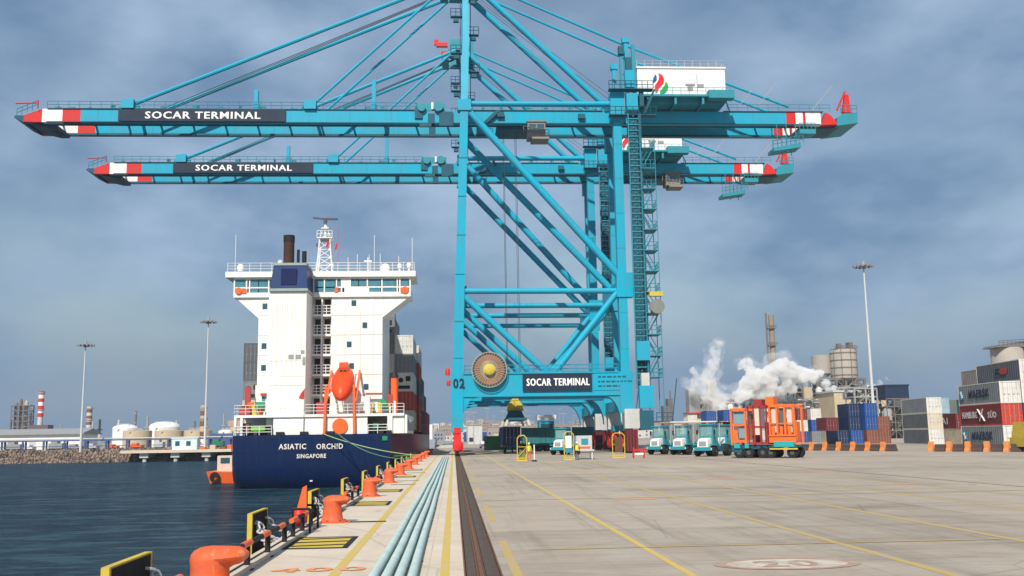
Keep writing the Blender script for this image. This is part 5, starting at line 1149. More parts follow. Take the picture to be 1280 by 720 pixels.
b = MB(); b.lathe([(0.4, -0.1), (0.4, 0.05), (0.2, 0.06)], (-24.9, yb-0.08, 19.65), 16, axis='y'); b.box(-24.6, -24.0, yb-0.1, yb, 19.35, 19.85); b.lathe([(0.4, -0.1), (0.4, 0.05)], (-5.6, yb-0.08, 19.65), 16, axis='y'); b.box(-6.1, -5.7, yb-0.1, yb, 19.3, 19.9); b.box(-13.8, -13.4, yb-0.08, yb, 19.4, 20.0); build_each(b, 'lifebuoy', ORANGE, ship)
b = MB(); b.rail([(-26.2, yb-0.3, 21.85), (-4.5, yb-0.3, 21.85)], 1.0, 0.035, 1.3, bars=3); b.build('roof_railing', SHIPW, ship)
b = MB()
for x, h in ((-25.6, 4.6), (-12.4, 1.9), (-11.3, 2.2), (-9.9, 2.2), (-9.3, 4.5), (-8.6, 2.3), (-4.8, 4.2), (-6.4, 2.0)): b.tube((x, yb+1, 21.85), (x, yb+1, 21.85+h), 0.035, 5)
b.box(-10.5, -9.6, yb+1, yb+1.2, 23.2, 23.35); b.tube((-10.05, yb+1, 21.8), (-10.05, yb+1, 23.7), 0.07, 6); build_each(b, 'antenna', WHITE, ship)
b = MB()
for x, r, z in ((-25.0, 0.42, 22.6), (-20.4, 0.28, 23.2), (-8.0, 0.6, 22.4), (-6.3, 0.3, 22.7), (-5.2, 0.3, 22.8)): b.lathe([(r*0.8, -r), (r, -0.2*r), (r*0.95, 0.3*r), (r*0.6, 0.8*r), (0.02, r)], (x, yb+1.2, z), 14); b.tube((x, yb+1.2, 21.8), (x, yb+1.2, z-r), 0.12, 8)
build_each(b, 'radome', WHITE, ship)
# funnel casing
b = MB(); b.box(-21.35, -17.05, YS+1.6, hy0, 3.0, 19.45); fcs = b.build('funnel_casing', SHIPW, ship)
b = MB()
for k in range(7): x = -20.9+k*0.56; b.box(x-0.015, x+0.015, YS+1.575, YS+1.6, 5.3, 19.2)
for z in (5.2, 8.6, 11.4): b.box(-21.3, -17.1, YS+1.575, YS+1.6, z-0.025, z+0.025)
b.box(-19.9, -17.2, YS+1.58, YS+1.6, 9.6, 9.66); b.build('panel_seam', paint('seam2', (0.62, 0.6, 0.56), .6, .1), fcs)
b = MB()
for x in (-19.0, -18.2): b.box(x, x+0.6, YS+1.56, YS+1.6, 11.6, 12.1)
b.box(-17.4, -17.1, YS+1.55, YS+1.6, 10.9, 11.8); b.box(-17.6, -17.2, YS+1.55, YS+1.6, 12.2, 12.6); build_each(b, 'vent', GREY, fcs)
b = MB(); b.hexa([(-21.25, YS+1.4, 19.75), (-17.0, YS+1.4, 19.75), (-17.0, hy0, 19.75), (-21.25, hy0, 19.75), (-20.9, YS+1.7, 22.5), (-17.15, YS+1.7, 22.5), (-17.15, hy0, 22.5), (-20.9, hy0, 22.5)])
b.box(-20.0, -18.2, YS+1.38, YS+1.5, 20.2, 22.1, 1); b.box(-21.3, -16.9, YS+1.3, hy0, 19.45, 19.75, 2); b.box(-20.95, -17.1, YS+1.6, hy0, 22.5, 22.8, 2)
b.build('funnel', [paint('funnel_blue', (0.002, 0.03, 0.13), 0.4, .15), paint('funnel_navy', (0.002, 0.012, 0.075), 0.4, .1), paint('funnel_trim', (0.30, 0.36, 0.34), .5, .2)], ship)
b = MB(); b.tube((-19.4, YS+3, 22.8), (-19.4, YS+3, 25.9), 0.62, 18, m=0); b.tube((-19.4, YS+3, 25.5), (-19.4, YS+3, 26.3), 0.66, 18, m=1); b.tube((-18.3, YS+3, 22.8), (-18.3, YS+3, 24.6), 0.17, 10, m=1); b.tube((-17.6, YS+3, 22.8), (-17.6, YS+3, 24.4), 0.27, 10, m=1); build_each(b, 'exhaust_pipe', [paint('soot_brown', (0.07, 0.03, 0.02), .7, .4), BLACK], ship)
# mast
b = MB(); mx, my = -15.3, yb+2.0
c4 = [(-0.95, 0), (0.95, 0), (0.95, 1.4), (-0.95, 1.4)]
for dx, dy in c4: b.tube((mx+dx, my+dy, 21.85), (mx+dx*0.62, my+dy, 26.2), 0.085, 6)
for k in range(5):
    z = 22+k*0.95; s = 1-0.38*(z-21.85)/4.35; s2 = 1-0.38*(z+0.95-21.85)/4.35
    b.tube((mx-0.95*s, my, z), (mx+0.95*s, my, z), 0.05, 5); b.tube((mx-0.95*s, my, z), (mx+0.95*s2, my, z+0.95), 0.045, 5); b.tube((mx+0.95*s, my, z), (mx-0.95*s2, my, z+0.95), 0.045, 5)
b.box(mx-0.9, mx+0.9, my-0.2, my+1.6, 26.2, 26.3); b.rail([(mx-0.9, my-0.2, 26.3), (mx+0.9, my-0.2, 26.3)], 0.8, 0.04, 0.5); b.tube((mx, my+0.5, 26.3), (mx, my+0.5, 28.5), 0.16, 8, 0.09); b.tube((mx-0.7, my+0.5, 26.3), (mx, my+0.5, 28.0), 0.06, 6); b.tube((mx+0.7, my+0.5, 26.3), (mx, my+0.5, 28.0), 0.06, 6); b.box(mx-0.45, mx+0.45, my, my+0.8, 27.4, 27.5)
b.build('mast', SHIPW, ship)
b = MB(); b.beam((mx-1.5, my+0.4, 28.78), (mx+0.1, my+0.5, 28.62), 0.2, 0.16); b.beam((mx-0.1, my+0.3, 28.62), (mx+1.5, my+0.5, 28.62), 0.24, 0.20); b.lathe([(0.22, 28.1), (0.22, 28.5)], (mx, my+0.4, 0), 10); b.box(mx-0.5, mx+0.5, my-0.3, my+0.3, 25.85, 26.15); b.box(mx-1.0, mx-0.85, my-0.1, my+0.1, 25.2, 25.6); b.build('radar', paint('radar_grey', (0.08, 0.09, 0.11), .6, .2), ship)
b = MB(); b.add([(mx+0.1, my-0.3, 24.9), (mx+0.45, my-0.25, 25.2), (mx+0.62, my-0.3, 25.9), (mx+0.3, my-0.2, 25.7)], [(0, 1, 2, 3)]); b.add([(mx+1.2, my-0.3, 24.6), (mx+1.45, my-0.2, 24.9), (mx+1.6, my-0.3, 25.6), (mx+1.3, my-0.2, 25.4)], [(0, 1, 2, 3)]); b.tube((mx+1.65, my-0.3, 21.9), (mx+1.65, my-0.3, 27.5), 0.02, 4); build_each(b, 'flag', RED, ship)
b = MB(); b.tube((-17.15, YS+0.4, 3.0), (-17.05, YS+0.2, 8.3), 0.05, 6); b.build('flagstaff', GREY, ship)
b = MB(); b.prism([(-17.1, 7.0), (-17.75, 7.1), (-17.5, 7.7), (-17.1, 8.2)], 'xz', YS+0.25, YS+0.3); b.build('ensign', RED, ship)
# freefall lifeboat on its launching rails
lb = empty('lifeboat', (-12.85, YS+2, 8.5), 'bright orange freefall lifeboat hung nose down at the stern of the ship', 'lifeboat'); ORG[lb.name] = Vector((0, 0, 0))
b = MB(); rings = []; n = 16
prof = [(-3.4, 0.05, 0.05), (-3.2, 0.45, 0.4), (-2.6, 0.95, 0.85), (-1.4, 1.38, 1.2), (0.0, 1.5, 1.3), (1.5, 1.45, 1.3), (2.6, 1.2, 1.2), (3.1, 0.9, 1.0), (3.3, 0.1, 0.1)]
for y, a, c in prof: rings += [(a*math.cos(2*PI*i/n), y, c*(math.sin(2*PI*i/n) if math.sin(2*PI*i/n) > 0 else 1.15*math.sin(2*PI*i/n))) for i in range(n)]
b.add(rings, [(k*n+i, k*n+(i+1) % n, (k+1)*n+(i+1) % n, (k+1)*n+i) for k in range(len(prof)-1) for i in range(n)], 0, True)
b.build('boat_hull', LBO, lb)
b = MB(); b.hexa([(-0.7, 0.9, 1.0), (0.7, 0.9, 1.0), (0.75, 2.7, 0.9), (-0.75, 2.7, 0.9), (-0.55, 1.3, 1.9), (0.55, 1.3, 1.9), (0.6, 2.5, 1.9), (-0.6, 2.5, 1.9)]); b.build('wheelhouse', LBO, lb)
b = MB(); b.box(-0.42, -0.08, 1.02, 1.25, 1.35, 1.65); b.box(0.08, 0.42, 1.02, 1.25, 1.35, 1.65); build_each(b, 'window', GLASS, lb)
b = MB(); b.box(-1.62, -1.5, -1.8, 2.6, -0.15, 0.0); b.box(1.5, 1.62, -1.8, 2.6, -0.15, 0.0); b.box(-0.06, 0.06, -3.2, 0.9, 1.0, 1.1) if False else None; b.build('fender_strip', paint('strip', (0.6, .09, .02), .5, .2), lb)
lb.scale = (0.86, 0.86, 0.88); lb.location = (-12.95, YS+2.4, 8.8); lb.rotation_euler = (R(38), 0, 0)
b = MB()
for x in (-14.75, -11.35):
    b.beam((x, YS+0.0, 3.0), (x+0.1 if x < -13 else x-0.1, YS+0.3, 8.6), 0.26, 0.3); b.beam((x, YS+0.6, 6.0), (x, YS+6.3, 10.6), 0.22, 0.3)
b.box(-14.7, -11.4, YS+3.5, YS+3.8, 8.0, 8.3); b.build('launch_frame', ORANGE, ship)
b = MB(); b.lathe([(0.9, 0), (0.9, 0.15)], (-13.0, YS+0.35, 3.9), 16, axis='y'); b.build('rescue_ring', ORANGE, ship)
b = MB(); b.tube((-7.0, YS+3.5, 5.3), (-7.0, YS+3.5, 9.7), 0.42, 12); b.lathe([(0.55, 9.6), (0.3, 10.2)], (-7.0, YS+3.5, 0), 12, m=1); b.beam((-7.0, YS+3.4, 9.8), (-7.05, YS+6.0, 17.5), 0.12, m=1); b.build('provision_crane', [ORANGE, BLACK], ship)
b = MB(); b.box(-23.3, -21.4, YS+3.4, YS+5.5, 5.3, 8.9); b.box(-10.9, -9.9, YS+3.4, YS+5.0, 5.3, 7.4); build_each(b, 'deck_locker', SHIPW, ship)
b = MB(); b.box(-22.5, -22.1, YS+3.36, YS+3.4, 7.0, 7.5); b.build('porthole', paint('teal_window', (0.05, 0.30, 0.38), .3, .1), ship)
# the upper works stand taller than first laid out: grown from the poop deck up
for nm in ('bridge_house', 'bridge', 'bridge_window', 'lifebuoy', 'roof_railing', 'antenna', 'radome', 'mast', 'radar', 'flag'):
    for o in KIDS[ship.name]:
        if o.name.split('.')[0] == nm:
            for q in [o]+KIDS[o.name]:
                og = ORG[q.name]
                for v in q.data.vertices: v.co.x = (v.co.x+og.x+16.2)*1.05-17.0-og.x; v.co.z = (v.co.z+og.z-5.3)*1.062+5.3-og.z
for nm in ('funnel_casing', 'funnel', 'exhaust_pipe'):
    for o in KIDS[ship.name]:
        if o.name.split('.')[0] == nm:
            for q in [o]+KIDS[o.name]:
                og = ORG[q.name]
                for v in q.data.vertices: v.co.x = (v.co.x+og.x+18.8)*1.02-19.0-og.x; v.co.z = (v.co.z+og.z-3)*1.02+3-og.z
# containers on deck
G_S = 'containers stacked on the deck of the ship'
cols_ = ['dark grey', 'grey', 'white', 'taupe', 'red', 'cream', 'navy', 'maroon']
cnt = 0
def sc_(c, x, y, z, lab, doors=True, L=12.19, endc=None): 
    container(c, L, (x, y, z), 0, lab, G_S, doors=doors, endc=endc)
for k, c in enumerate(['cream', 'grey', 'dark grey', 'dark grey']): sc_(c, -27.45, YS+22, 5.3+2.6*k-0.0, '%s container outermost on the seaward side of the ship, %s tier' % (c, ['bottom', 'second', 'third', 'top'][k]), doors=k != 1); sc_(c, -24.9, YS+22, 5.3+2.6*k, '%s container second in from the seaward side of the ship, %s tier' % (c, ['bottom', 'second', 'third', 'top'][k]), doors=k != 2)
for k, c in enumerate(['cream', 'red', 'white', 'grey', 'white']): sc_(c, -6.75, YS+22, 3.6+2.6*k, '%s container on the quay side of the ship behind the bridge house, %s tier' % (c, ['bottom', 'second', 'third', 'fourth', 'top'][k]), doors=k != 2)
for k, c in enumerate(['white', 'red', 'taupe', 'white', 'grey', 'grey']): sc_(c, -9.3, YS+22, 3.6+2.6*k, '%s container second in from the quay side of the ship, %s tier' % (c, ['bottom', 'second', 'third', 'fourth', 'fifth', 'top'][k]), doors=k not in (2, 5))
for k, c in enumerate(['red', 'red', 'dark grey', 'red', 'white']): sc_(c, -6.4, YS+35.5, 3.4+2.6*k, '%s container in the second bay of the ship on the quay side, %s tier' % (c, ['bottom', 'second', 'third', 'fourth', 'top'][k]))
for k, c in enumerate(['maroon', 'maroon', 'grey', 'brown']): sc_(c, -6.4, YS+49, 3.4+2.6*k-1.5, '%s container in the third bay of the ship on the quay side, %s tier' % (c, ['bottom', 'second', 'third', 'top'][k]))
for j in range(3):
    for k, c in enumerate(['maroon', 'maroon', 'maroon'][:3 if j == 0 else 2]): sc_(c, -6.4, YS+62.5+13*j, 2.2+2.6*k, 'maroon container on the quay side of the ship, bay %s, %s tier' % (['four', 'five', 'six'][j], ['bottom', 'second', 'third'][k]))
# mooring lines
def rope(a, b_, sag, label, mt=ROPE):
    g = MB(); a = Vector(a); b_ = Vector(b_); pts = []
    for i in range(15): u = i/14; pts.append(a.lerp(b_, u)+Vector((0, 0, -sag*4*u*(1-u))))
    g.path(pts, 0.05, 6, 0); tag(g.build('mooring_line', mt), label, 'rope', 'mooring lines from the ship to the quay')
YR = paint('rope_yellowgreen', (0.35, 0.5, 0.18), .9, .2, 4)
rope((-15.0, YS+0.2, 3.1), (-3.4, 102.9, 0.6), 0.4, 'upper green mooring line running from the stern name to a bollard', YR); rope((-13.2, YS+0.2, 1.9+1.1), (-3.4, 91.0, 0.6), 0.9, 'lower green mooring line sagging from the stern to a nearer bollard', ROPE)
rope((-20.5, YS+0.2, 3.05), (-3.4, 115.4, 0.6), 1.1, 'dark green mooring line hanging lowest across the stern', ROPE)
# tug behind the stern
t = empty('pilot_boat', (-34.0, 132, -3), 'small orange workboat with a black tyre lying beyond the stern of the ship', 'boat')
b = MB(); b.hexa([(-36.6, 131, -3.3), (-30.4, 131, -3.3), (-30.4, 141, -3.3), (-36.2, 140, -3.3), (-37.2, 130.4, -1.3), (-30.0, 130.4, -1.5), (-30.0, 142, -1.4), (-36.8, 141, -1.2)]); b.build('hull', ORANGE, t)
b = MB(); b.box(-36.2, -33.9, 133, 136, -1.4, 0.9); b.box(-33.6, -31.5, 134, 138, -1.4, 0.3); b.build('cabin', paint('boat_cream', (0.62, 0.5, 0.42), .6, .3), t)
b = MB(); b.box(-35.7, -34.3, 132.94, 133, -0.2, 0.6); b.box(-33.4, -31.9, 133.94, 134, -0.6, 0.0); build_each(b, 'window', GLASS, t)
b = MB(); b.ring((-35.9, 130.5, -2.1), 0.35, 0.75, 0.3, 20); b.build('tyre', RUBBER, t)
b = MB(); b.tube((-33.2, 134, -1), (-33.2, 134, 3.4), 0.12, 6); b.box(-33.9, -32.5, 134, 134.2, 1.7, 1.9); b.tube((-34.5, 135, 0.9), (-34.5, 135, 2.6), 0.05, 5); b.build('mast', BLACK, t)
for o in [t]: o.location = (-29.2, 132, -3); o.scale = (0.85, 0.85, 0.9)
# the vessel ahead at the same berth
t = empty('moored_vessel', (-8, 320, -3), 'white vessel far ahead beyond the bow of the blue ship', 'ship')
b = MB(); b.hexa([(-16, 300, -3.2), (-6, 300, -3.2), (-6, 340, -3.2), (-16, 340, -3.2), (-16.5, 299, 2.0), (-5.5, 299, 2.0), (-5.5, 341, 2.0), (-16.5, 341, 2.0)]); b.build('hull', paint('vessel_grey', (.35, .38, .42), .5, .2), t)
b = MB(); b.box(-14, -6.5, 304, 316, 2.0, 6.5); b.box(-13, -7.5, 305, 314, 6.5, 9.5); b.tube((-10, 308, 9.5), (-10, 308, 15), 0.25, 8); b.build('deckhouse', WHITE, t)
b = MB(); b.box(-12.6, -7.9, 304.9, 305, 7.6, 8.8); b.build('window', GLASS, t)
# ------------------------------------------------------------------ far shore on the left
def shore_mat():
    mt, nt, b = newmat('rock_revetment'); L = nt.links; P = worldpos(nt)
    v = N(nt, 'ShaderNodeTexVoronoi'); v.inputs['Scale'].default_value = 0.9; L.new(P, v.inputs['Vector'])
    cr = N(nt, 'ShaderNodeValToRGB'); e = cr.color_ramp.elements; e[0].color = (0.09, 0.065, 0.05, 1); e[1].color = (0.27, 0.20, 0.155, 1); e[0].position = 0.1; e[1].position = 0.9
    s = N(nt, 'ShaderNodeSeparateXYZ'); L.new(v.outputs['Color'], s.inputs[0]); L.new(s.outputs[0], cr.inputs[0]); L.new(cr.outputs[0], b.inputs['Base Color']); b.inputs['Roughness'].default_value = 0.9
    return mt
ROCKM = shore_mat()
g = MB(); g.add([(-1500, 296, 0.3), (-20, 296, 0.3), (-20, 420, 0.3), (-1500, 420, 0.3)], [(0, 1, 2, 3)]); g.box(-20, -4, 341, 420, -4, 0.0); S('far_ground', g, LANDC)
g = MB(); rnd = random.Random(5)
g.add([(-300, 288, -3.3), (-20, 288, -3.3), (-20, 297, 0.6), (-300, 297, 0.6)], [(0, 1, 2, 3)])
for i in range(2600):
    u = rnd.random(); x = rnd.uniform(-210, -60); y = 287.5+u*9; z = -3.1+u*3.9; r = rnd.uniform(0.25, 0.6)
    vs = [(x+r*math.cos(a)*rnd.uniform(.7, 1.2), y+r*math.sin(a)*rnd.uniform(.7, 1.2), z-r*.5) for a in (0.3, 1.9, 3.4, 5.0)]+[(x+r*.7*math.cos(a)*rnd.uniform(.6, 1.2), y+r*.7*math.sin(a)*rnd.uniform(.6, 1.2), z+r*rnd.uniform(.3, .8)) for a in (0.5, 2.0, 3.6, 5.2)]
    g.hexa(vs)
tag(g.build('rock_embankment', ROCKM), kind='stuff')

# jetty on piles
t = empty('jetty', (-72, 286, -3), 'low concrete jetty on dark piles between the rocks and the stern of the ship', 'jetty')
b = MB(); b.box(-93, -52, 283, 297, -0.55, 0.2); b.build('deck', QUAYC, t)
for i in range(5): x = -88+i*8.6; b = MB(); b.box(x, x+2.4, 284, 295, -1.9, -0.55); b.tube((x+1.2, 285, -4), (x+1.2, 285, -1.9), 0.6, 8); b.build('pile', LGREY, t)
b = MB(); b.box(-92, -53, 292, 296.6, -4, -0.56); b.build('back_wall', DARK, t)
b = MB(); b.box(-80.5, -73.5, 289, 293, 0.2, 3.3); b.box(-80.8, -73.2, 288.8, 293.2, 3.3, 3.6)
t = empty('jetty_cabin', (-77, 289, 0.2), 'small white cabin on the far jetty at the foot of the tall lamp mast', 'cabin'); b.build('wall', paint('cabin_white', (0.55, 0.66, 0.70), .5, .1), t)
b = MB(); b.box(-79.6, -78.4, 288.9, 289, 1.3, 2.6); b.box(-76.5, -75.3, 288.9, 289, 1.3, 2.6); build_each(b, 'window', GLASS, t)
G_S2 = 'small orange and red crates on the far jetty'
for i in range(7):
    x = -72+i*2.6; b = MB(); b.box(x, x+1.6, 286+i % 3, 287.5+i % 3, 0.2, 0.9+0.5*(i % 2)); tag(b.build('crate', [ORANGE, TAN, BROWN][i % 3]), 'small orange or brown crate standing on the far jetty behind the stern', 'crate', G_S2)

def mast(x, y, h, label, r=0.36):
    t = empty('lamp_mast', (x, y, 0), label, 'lamp mast', 'tall lamp masts of the port')
    b = MB(); b.tube((x, y, 0), (x, y, h*0.45), r, 12, r*0.75); b.tube((x, y, h*0.45), (x, y, h), r*0.72, 12, r*0.42); b.build('pole', paint('mast_grey', (0.55, 0.57, 0.57), 0.5, .1, .3), t)
    b = MB(); b.lathe([(0.4, -1.0), (0.3, -0.4), (2.0, -0.3), (2.0, -0.15), (0.4, 0.1), (0.3, 0.9)], (x, y, h), 14); b.build('head_frame', GREY, t)
    b = MB()
    for i in range(12): a = i*PI/6; b.box(x+2.2*math.cos(a)-0.3, x+2.2*math.cos(a)+0.3, y+2.2*math.sin(a)-0.25, y+2.2*math.sin(a)+0.25, h-0.65, h-0.25)
    b.build('floodlight', paint('flood_grey', (0.22, 0.23, 0.24), .5, .2), t)
mast(-106.6, 290.5, 31.0, 'tall grey lamp mast on the far shore, left one near the white dome'); mast(-71.8, 291, 37.6, 'tall grey lamp mast rising from the far jetty by the small white cabin'); mast(100.2, 230, 42.6, 'tall grey lamp mast behind the bright blue containers on the right', 0.42)

# long warehouse and pipe rack
t = empty('warehouse', (-190, 330, 0), 'long low white warehouse with a grey roof on the far shore at the left edge', 'warehouse')
b = MB(); b.box(-240, -121, 330, 345, 0.3, 5.4); b.build('wall', WHITE, t)
b = MB(); b.prism([(329, 5.4), (346, 5.4), (346, 5.8), (337.5, 7.4), (329, 5.8)], 'yz', -241, -120); b.build('roof', GREY, t)
for i in range(14): x = -236+i*8.2; b = MB(); b.box(x, x+2.2, 329.93, 330, 0.3, 3.6); b.build('loading_door', LGREY, t)
PB = paint('rack_blue', (0.05, 0.10, 0.24), .6, .3)
t = empty('pipe_rack', (-120, 300, 0), 'long blue steel pipe rack running along the far shore', 'pipe rack')
b = MB(); b.box(-230, -40, 300, 300.4, 3.1, 3.5); b.box(-230, -40, 302, 302.3, 3.1, 3.4); b.box(-230, -40, 300, 300.3, 1.5, 1.7); b.build('beam', PB, t)
b = MB()
for k in range(4): b.tube((-230, 300.6+k*0.45, 3.75), (-40, 300.6+k*0.45, 3.75), 0.18, 6)
b.build('pipe', LGREY, t)
for i in range(32): x = -229+i*6.0; b = MB(); b.box(x, x+0.45, 299.8, 300.3, 0.3, 3.2); b.box(x, x+0.45, 302, 302.4, 0.3, 3.2); b.build('post', PB, t)
rnd = random.Random(8)
for i in range(26):
    x = -215+i*6.2+rnd.uniform(-1, 1); w = rnd.uniform(1.5, 4.5); h = rnd.uniform(0.9, 2.4); c = rnd.choice([ORANGE, WHITE, BLUE, GREY, TAN, GREEN, LGREY, BROWN])
    b = MB(); b.box(x, x+w, 305, 308, 0.3, 0.3+h); b.box(x+w*0.15, x+w*0.6, 305.2, 307.8, 0.3+h, 0.6+h*1.2); tag(b.build('site_container', c), 'small coloured hut or crate behind the blue pipe rack on the far shore', 'hut', 'huts behind the pipe rack')
def tank(x, y, r, h, label, mt, dome=0.35, group='storage tanks on the far shore'):
    t = empty('storage_tank', (x, y, 0), label, 'tank', group)
    b = MB(); b.lathe([(r, 0), (r, h)], (x, y, 0.2), 32); b.build('shell', mt, t)
    b = MB(); b.lathe([(r*math.cos(a)*1.005, h+r*dome*math.sin(a)) for a in [PI/2*k/6 for k in range(6)]]+[(0.05, h+r*dome)], (x, y, 0.2), 32); b.build('roof', mt, t)
    b = MB(); b.rail([(x-r*0.5, y-r*0.6, h+r*dome*0.6), (x+r*0.5, y-r*0.6, h+r*dome*0.6)], 1, 0.1, 2); b.beam((x-r, y-r*0.2, 0), (x-r*0.2, y-r-0.3, h), 0.5, 0.3); b.build('stair', LGREY, t)
tank(-146, 450, 5.4, 8.5, 'white tank with a shallow dome left of the beige tanks', WHITE); tank(-115+(-48), 450, 6.5, 4.5, 'low white domed tank beside the left lamp mast', WHITE, 0.5); tank(-138, 482, 7.2, 9.2, 'white domed tank rising behind the beige tanks', WHITE, 0.4)
tank(-137.5, 440, 6, 7.2, 'beige tank next to the white tank with the shallow dome', TAN, 0.05); tank(-124, 440, 6, 7.0, 'beige tank, middle of the beige row', TAN, 0.05); tank(-111.5, 440, 6, 7.0, 'beige tank at the right end of the beige row', TAN, 0.05); tank(-100, 445, 4, 6.5, 'small white tank left of the banded tower', WHITE, 0.2)
b = MB()
x = -230
rnd = random.Random(3)
def chimney(x, y, h, r, bands, label, c1=RED, c2=WHITE, base=LGREY, frac=0.45):
    t = empty('chimney', (x, y, 0), label, 'chimney')
    b = MB(); b.tube((x, y, 0), (x, y, h*(1-frac)), r*1.15, 16, r*0.9); b.build('shaft', base, t)
    for k in range(bands):
        z0 = h*(1-frac)+h*frac*k/bands; z1 = h*(1-frac)+h*frac*(k+1)/bands; b = MB(); b.tube((x, y, z0), (x, y, z1), r, 16); b.build('band', c1 if k % 2 == 0 else c2, t)
    b = MB(); b.lathe([(r*1.25, 0), (r*1.25, 0.8)], (x, y, h-1.5), 14); b.lathe([(r*1.3, 0), (r*1.3, 0.6)], (x, y, h*0.66), 14); build_each(b, 'platform', GREY, t)
chimney(-244.3, 600, 33.5, 1.6, 7, 'tall chimney with red and white bands on the far shore at the left'); chimney(-216, 600, 24, 1.6, 8, 'slim chimney with brown and white bands just right of the left lamp mast', BROWN, LGREY, STRUCT, 0.6); chimney(-104.5, 420, 17.4, 1.3, 6, 'banded brown and cream tower right next to the jetty lamp mast', BROWN, TAN, WHITE, 0.75)
chimney(-148, 470, 17, 0.5, 3, 'thin dark stack standing behind the white tank with the shallow dome', STRUCT, STRUCT, STRUCT)
for i in range(18):
    x = -262+i*8.6+rnd.uniform(-3, 3); h = rnd.uniform(9, 19); r = rnd.uniform(0.3, 0.8); b = MB(); b.tube((x, 610, 0), (x, 610, h), r, 8); b.box(x-r*2, x+r*2, 609, 611, h*0.6, h*0.64); tag(b.build('process_column', rnd.choice([GREY, STRUCT, LGREY])), 'thin far off column on the skyline of the left shore', 'column', 'thin columns on the left skyline')
def lattice(t, x0, x1, y0, y1, z0, z1, nx, nz, mt, r=0.25, name='steel_frame', brace=True):
    b = MB(); 
    for y in (y0, y1):
        for i in range(nx+1): x = x0+(x1-x0)*i/nx; b.box(x-r, x+r, y-r, y+r, z0, z1)
        for k in range(1, nz+1):
            z = z0+(z1-z0)*k/nz; b.box(x0, x1, y-r*.8, y+r*.8, z-r, z+r)
            if brace:
                for i in range(nx):
                    xa = x0+(x1-x0)*i/nx; xb = x0+(x1-x0)*(i+1)/nx
                    if (i+k) % 2: b.beam((xa, y, z-(z1-z0)/nz), (xb, y, z), r*.8, r*.8)
                    else: b.beam((xb, y, z-(z1-z0)/nz), (xa, y, z), r*.8, r*.8)
    for k in range(1, nz+1):
        z = z0+(z1-z0)*k/nz; b.box(x0, x1, y0, y1, z-0.08, z+0.08)
        for x in (x0, x1): b.box(x-r*.8, x+r*.8, y0, y1, z-r, z+r)
    return b.build(name, mt, t)
t = empty('distillation_tower', (-255, 600, 0), 'cluster of brownish refinery columns at the far left behind the warehouse', 'refinery tower')
for i, (x, r, h) in enumerate([(-258.5, 1.0, 26), (-255.8, 0.8, 28), (-252.6, 1.1, 27), (-249.6, 0.6, 20), (-261.0, 0.6, 16)]): b = MB(); b.lathe([(r, 0), (r, h), (r*.5, h+1), (0.1, h+1.2)], (x, 600, 0), 14); b.build('column', [STRUCT, BROWN, SILO, GREY, MAROON][i], t)
lattice(t, -260, -249.5, 597, 603, 0, 25, 3, 8, STRUCT, 0.22)
b = MB(); b.box(-249, -238, 596, 604, 6, 13.5); b.build('heater_box', paint('dark_heater', (.12, .09, .11), .7, .3), t)
t = empty('apartment_building', (-93, 430, 0), 'brown topped block and dark trees behind the jetty, left of the ship', 'building')
b = MB(); b.box(-96, -85, 432, 444, 0, 11); b.build('wall', TAN, t); b = MB(); b.box(-97, -84, 431.8, 444.2, 8.8, 11.2); b.build('upper_storey', paint('brick_pink', (0.48, 0.30, 0.22), .8, .2), t)
for i in range(4): b = MB(); b.box(-95+i*2.6, -93.6+i*2.6, 431.9, 432, 5, 6.6); b.build('window', GLASS, t)
b = MB(); b.box(-98, -84, 405, 408, 0.3, 5.5); tag(b.build('port_office', PB), 'dark blue low block behind the jetty just left of the ship', 'building')

# ------------------------------------------------------------------ refinery on the right
PIPEM = [LGREY, GREY, SILO, STRUCT, WHITE, GALV]
def clutter(t, x0, x1, y, z0, z1, n, seed, name='pipework'):
    rr = random.Random(seed); mts = PIPEM; bs = [MB() for _ in mts]
    for i in range(n):
        k = rr.randrange(len(mts)); x = rr.uniform(x0, x1); z = rr.uniform(z0, z1); ty = rr.random(); yy = y+rr.uniform(0, 8)
        if ty < 0.35: bs[k].tube((x, yy, z0), (x, yy, z), rr.uniform(0.15, 0.6), 8)
        elif ty < 0.6: xe = min(x1, x+rr.uniform(3, 14)); bs[k].tube((x, yy, z), (xe, yy, z), rr.uniform(0.12, 0.4), 8)
        elif ty < 0.8: w = rr.uniform(0.8, 3); bs[k].box(x, min(x1, x+w), yy, yy+2, z-w*0.5, z+w*0.4)
        elif ty < 0.9: r = rr.uniform(0.7, 1.6); bs[k].lathe([(r, 0), (r, r*2.2), (r*.6, r*2.7), (0.1, r*2.8)], (x, yy, z*0.7), 12)
        else: bs[k].rail([(x, yy, z), (min(x1, x+5), yy, z)], 1.1, 0.08, 1.2)
    for b, mt in zip(bs, mts):
        if b.v: b.build(name, mt, t)
t = empty('silo_tower', (182.5, 450, 0), 'two beige silos on a dark frame, the taller one with a railed top', 'silo')
b = MB(); b.lathe([(2.5, 24.5), (6.0, 27), (6.0, 39.5), (5.6, 40.4), (0.2, 40.6)], (183.2, 450, 0), 28); o = b.build('silo', SILO, t)
b = MB(); [b.lathe([(6.08, 0), (6.12, 0.3), (6.08, 0.6)], (183.2, 450, z), 28) for z in (28, 31.5, 35, 38.4)]; [b.tube((183.2+6.3*math.cos(a), 450+6.3*math.sin(a), 24), (183.2+6.3*math.cos(a), 450+6.3*math.sin(a), 40.8), 0.16, 5) for a in (3.6, 4.2, 4.9, 5.6)]; b.build('hoop_band', STRUCT, o)
b = MB(); b.lathe([(1.5, 27), (4.4, 29.5), (4.4, 38), (0.2, 38.6)], (174.0, 454, 0), 24); b.build('silo', SILO, t)
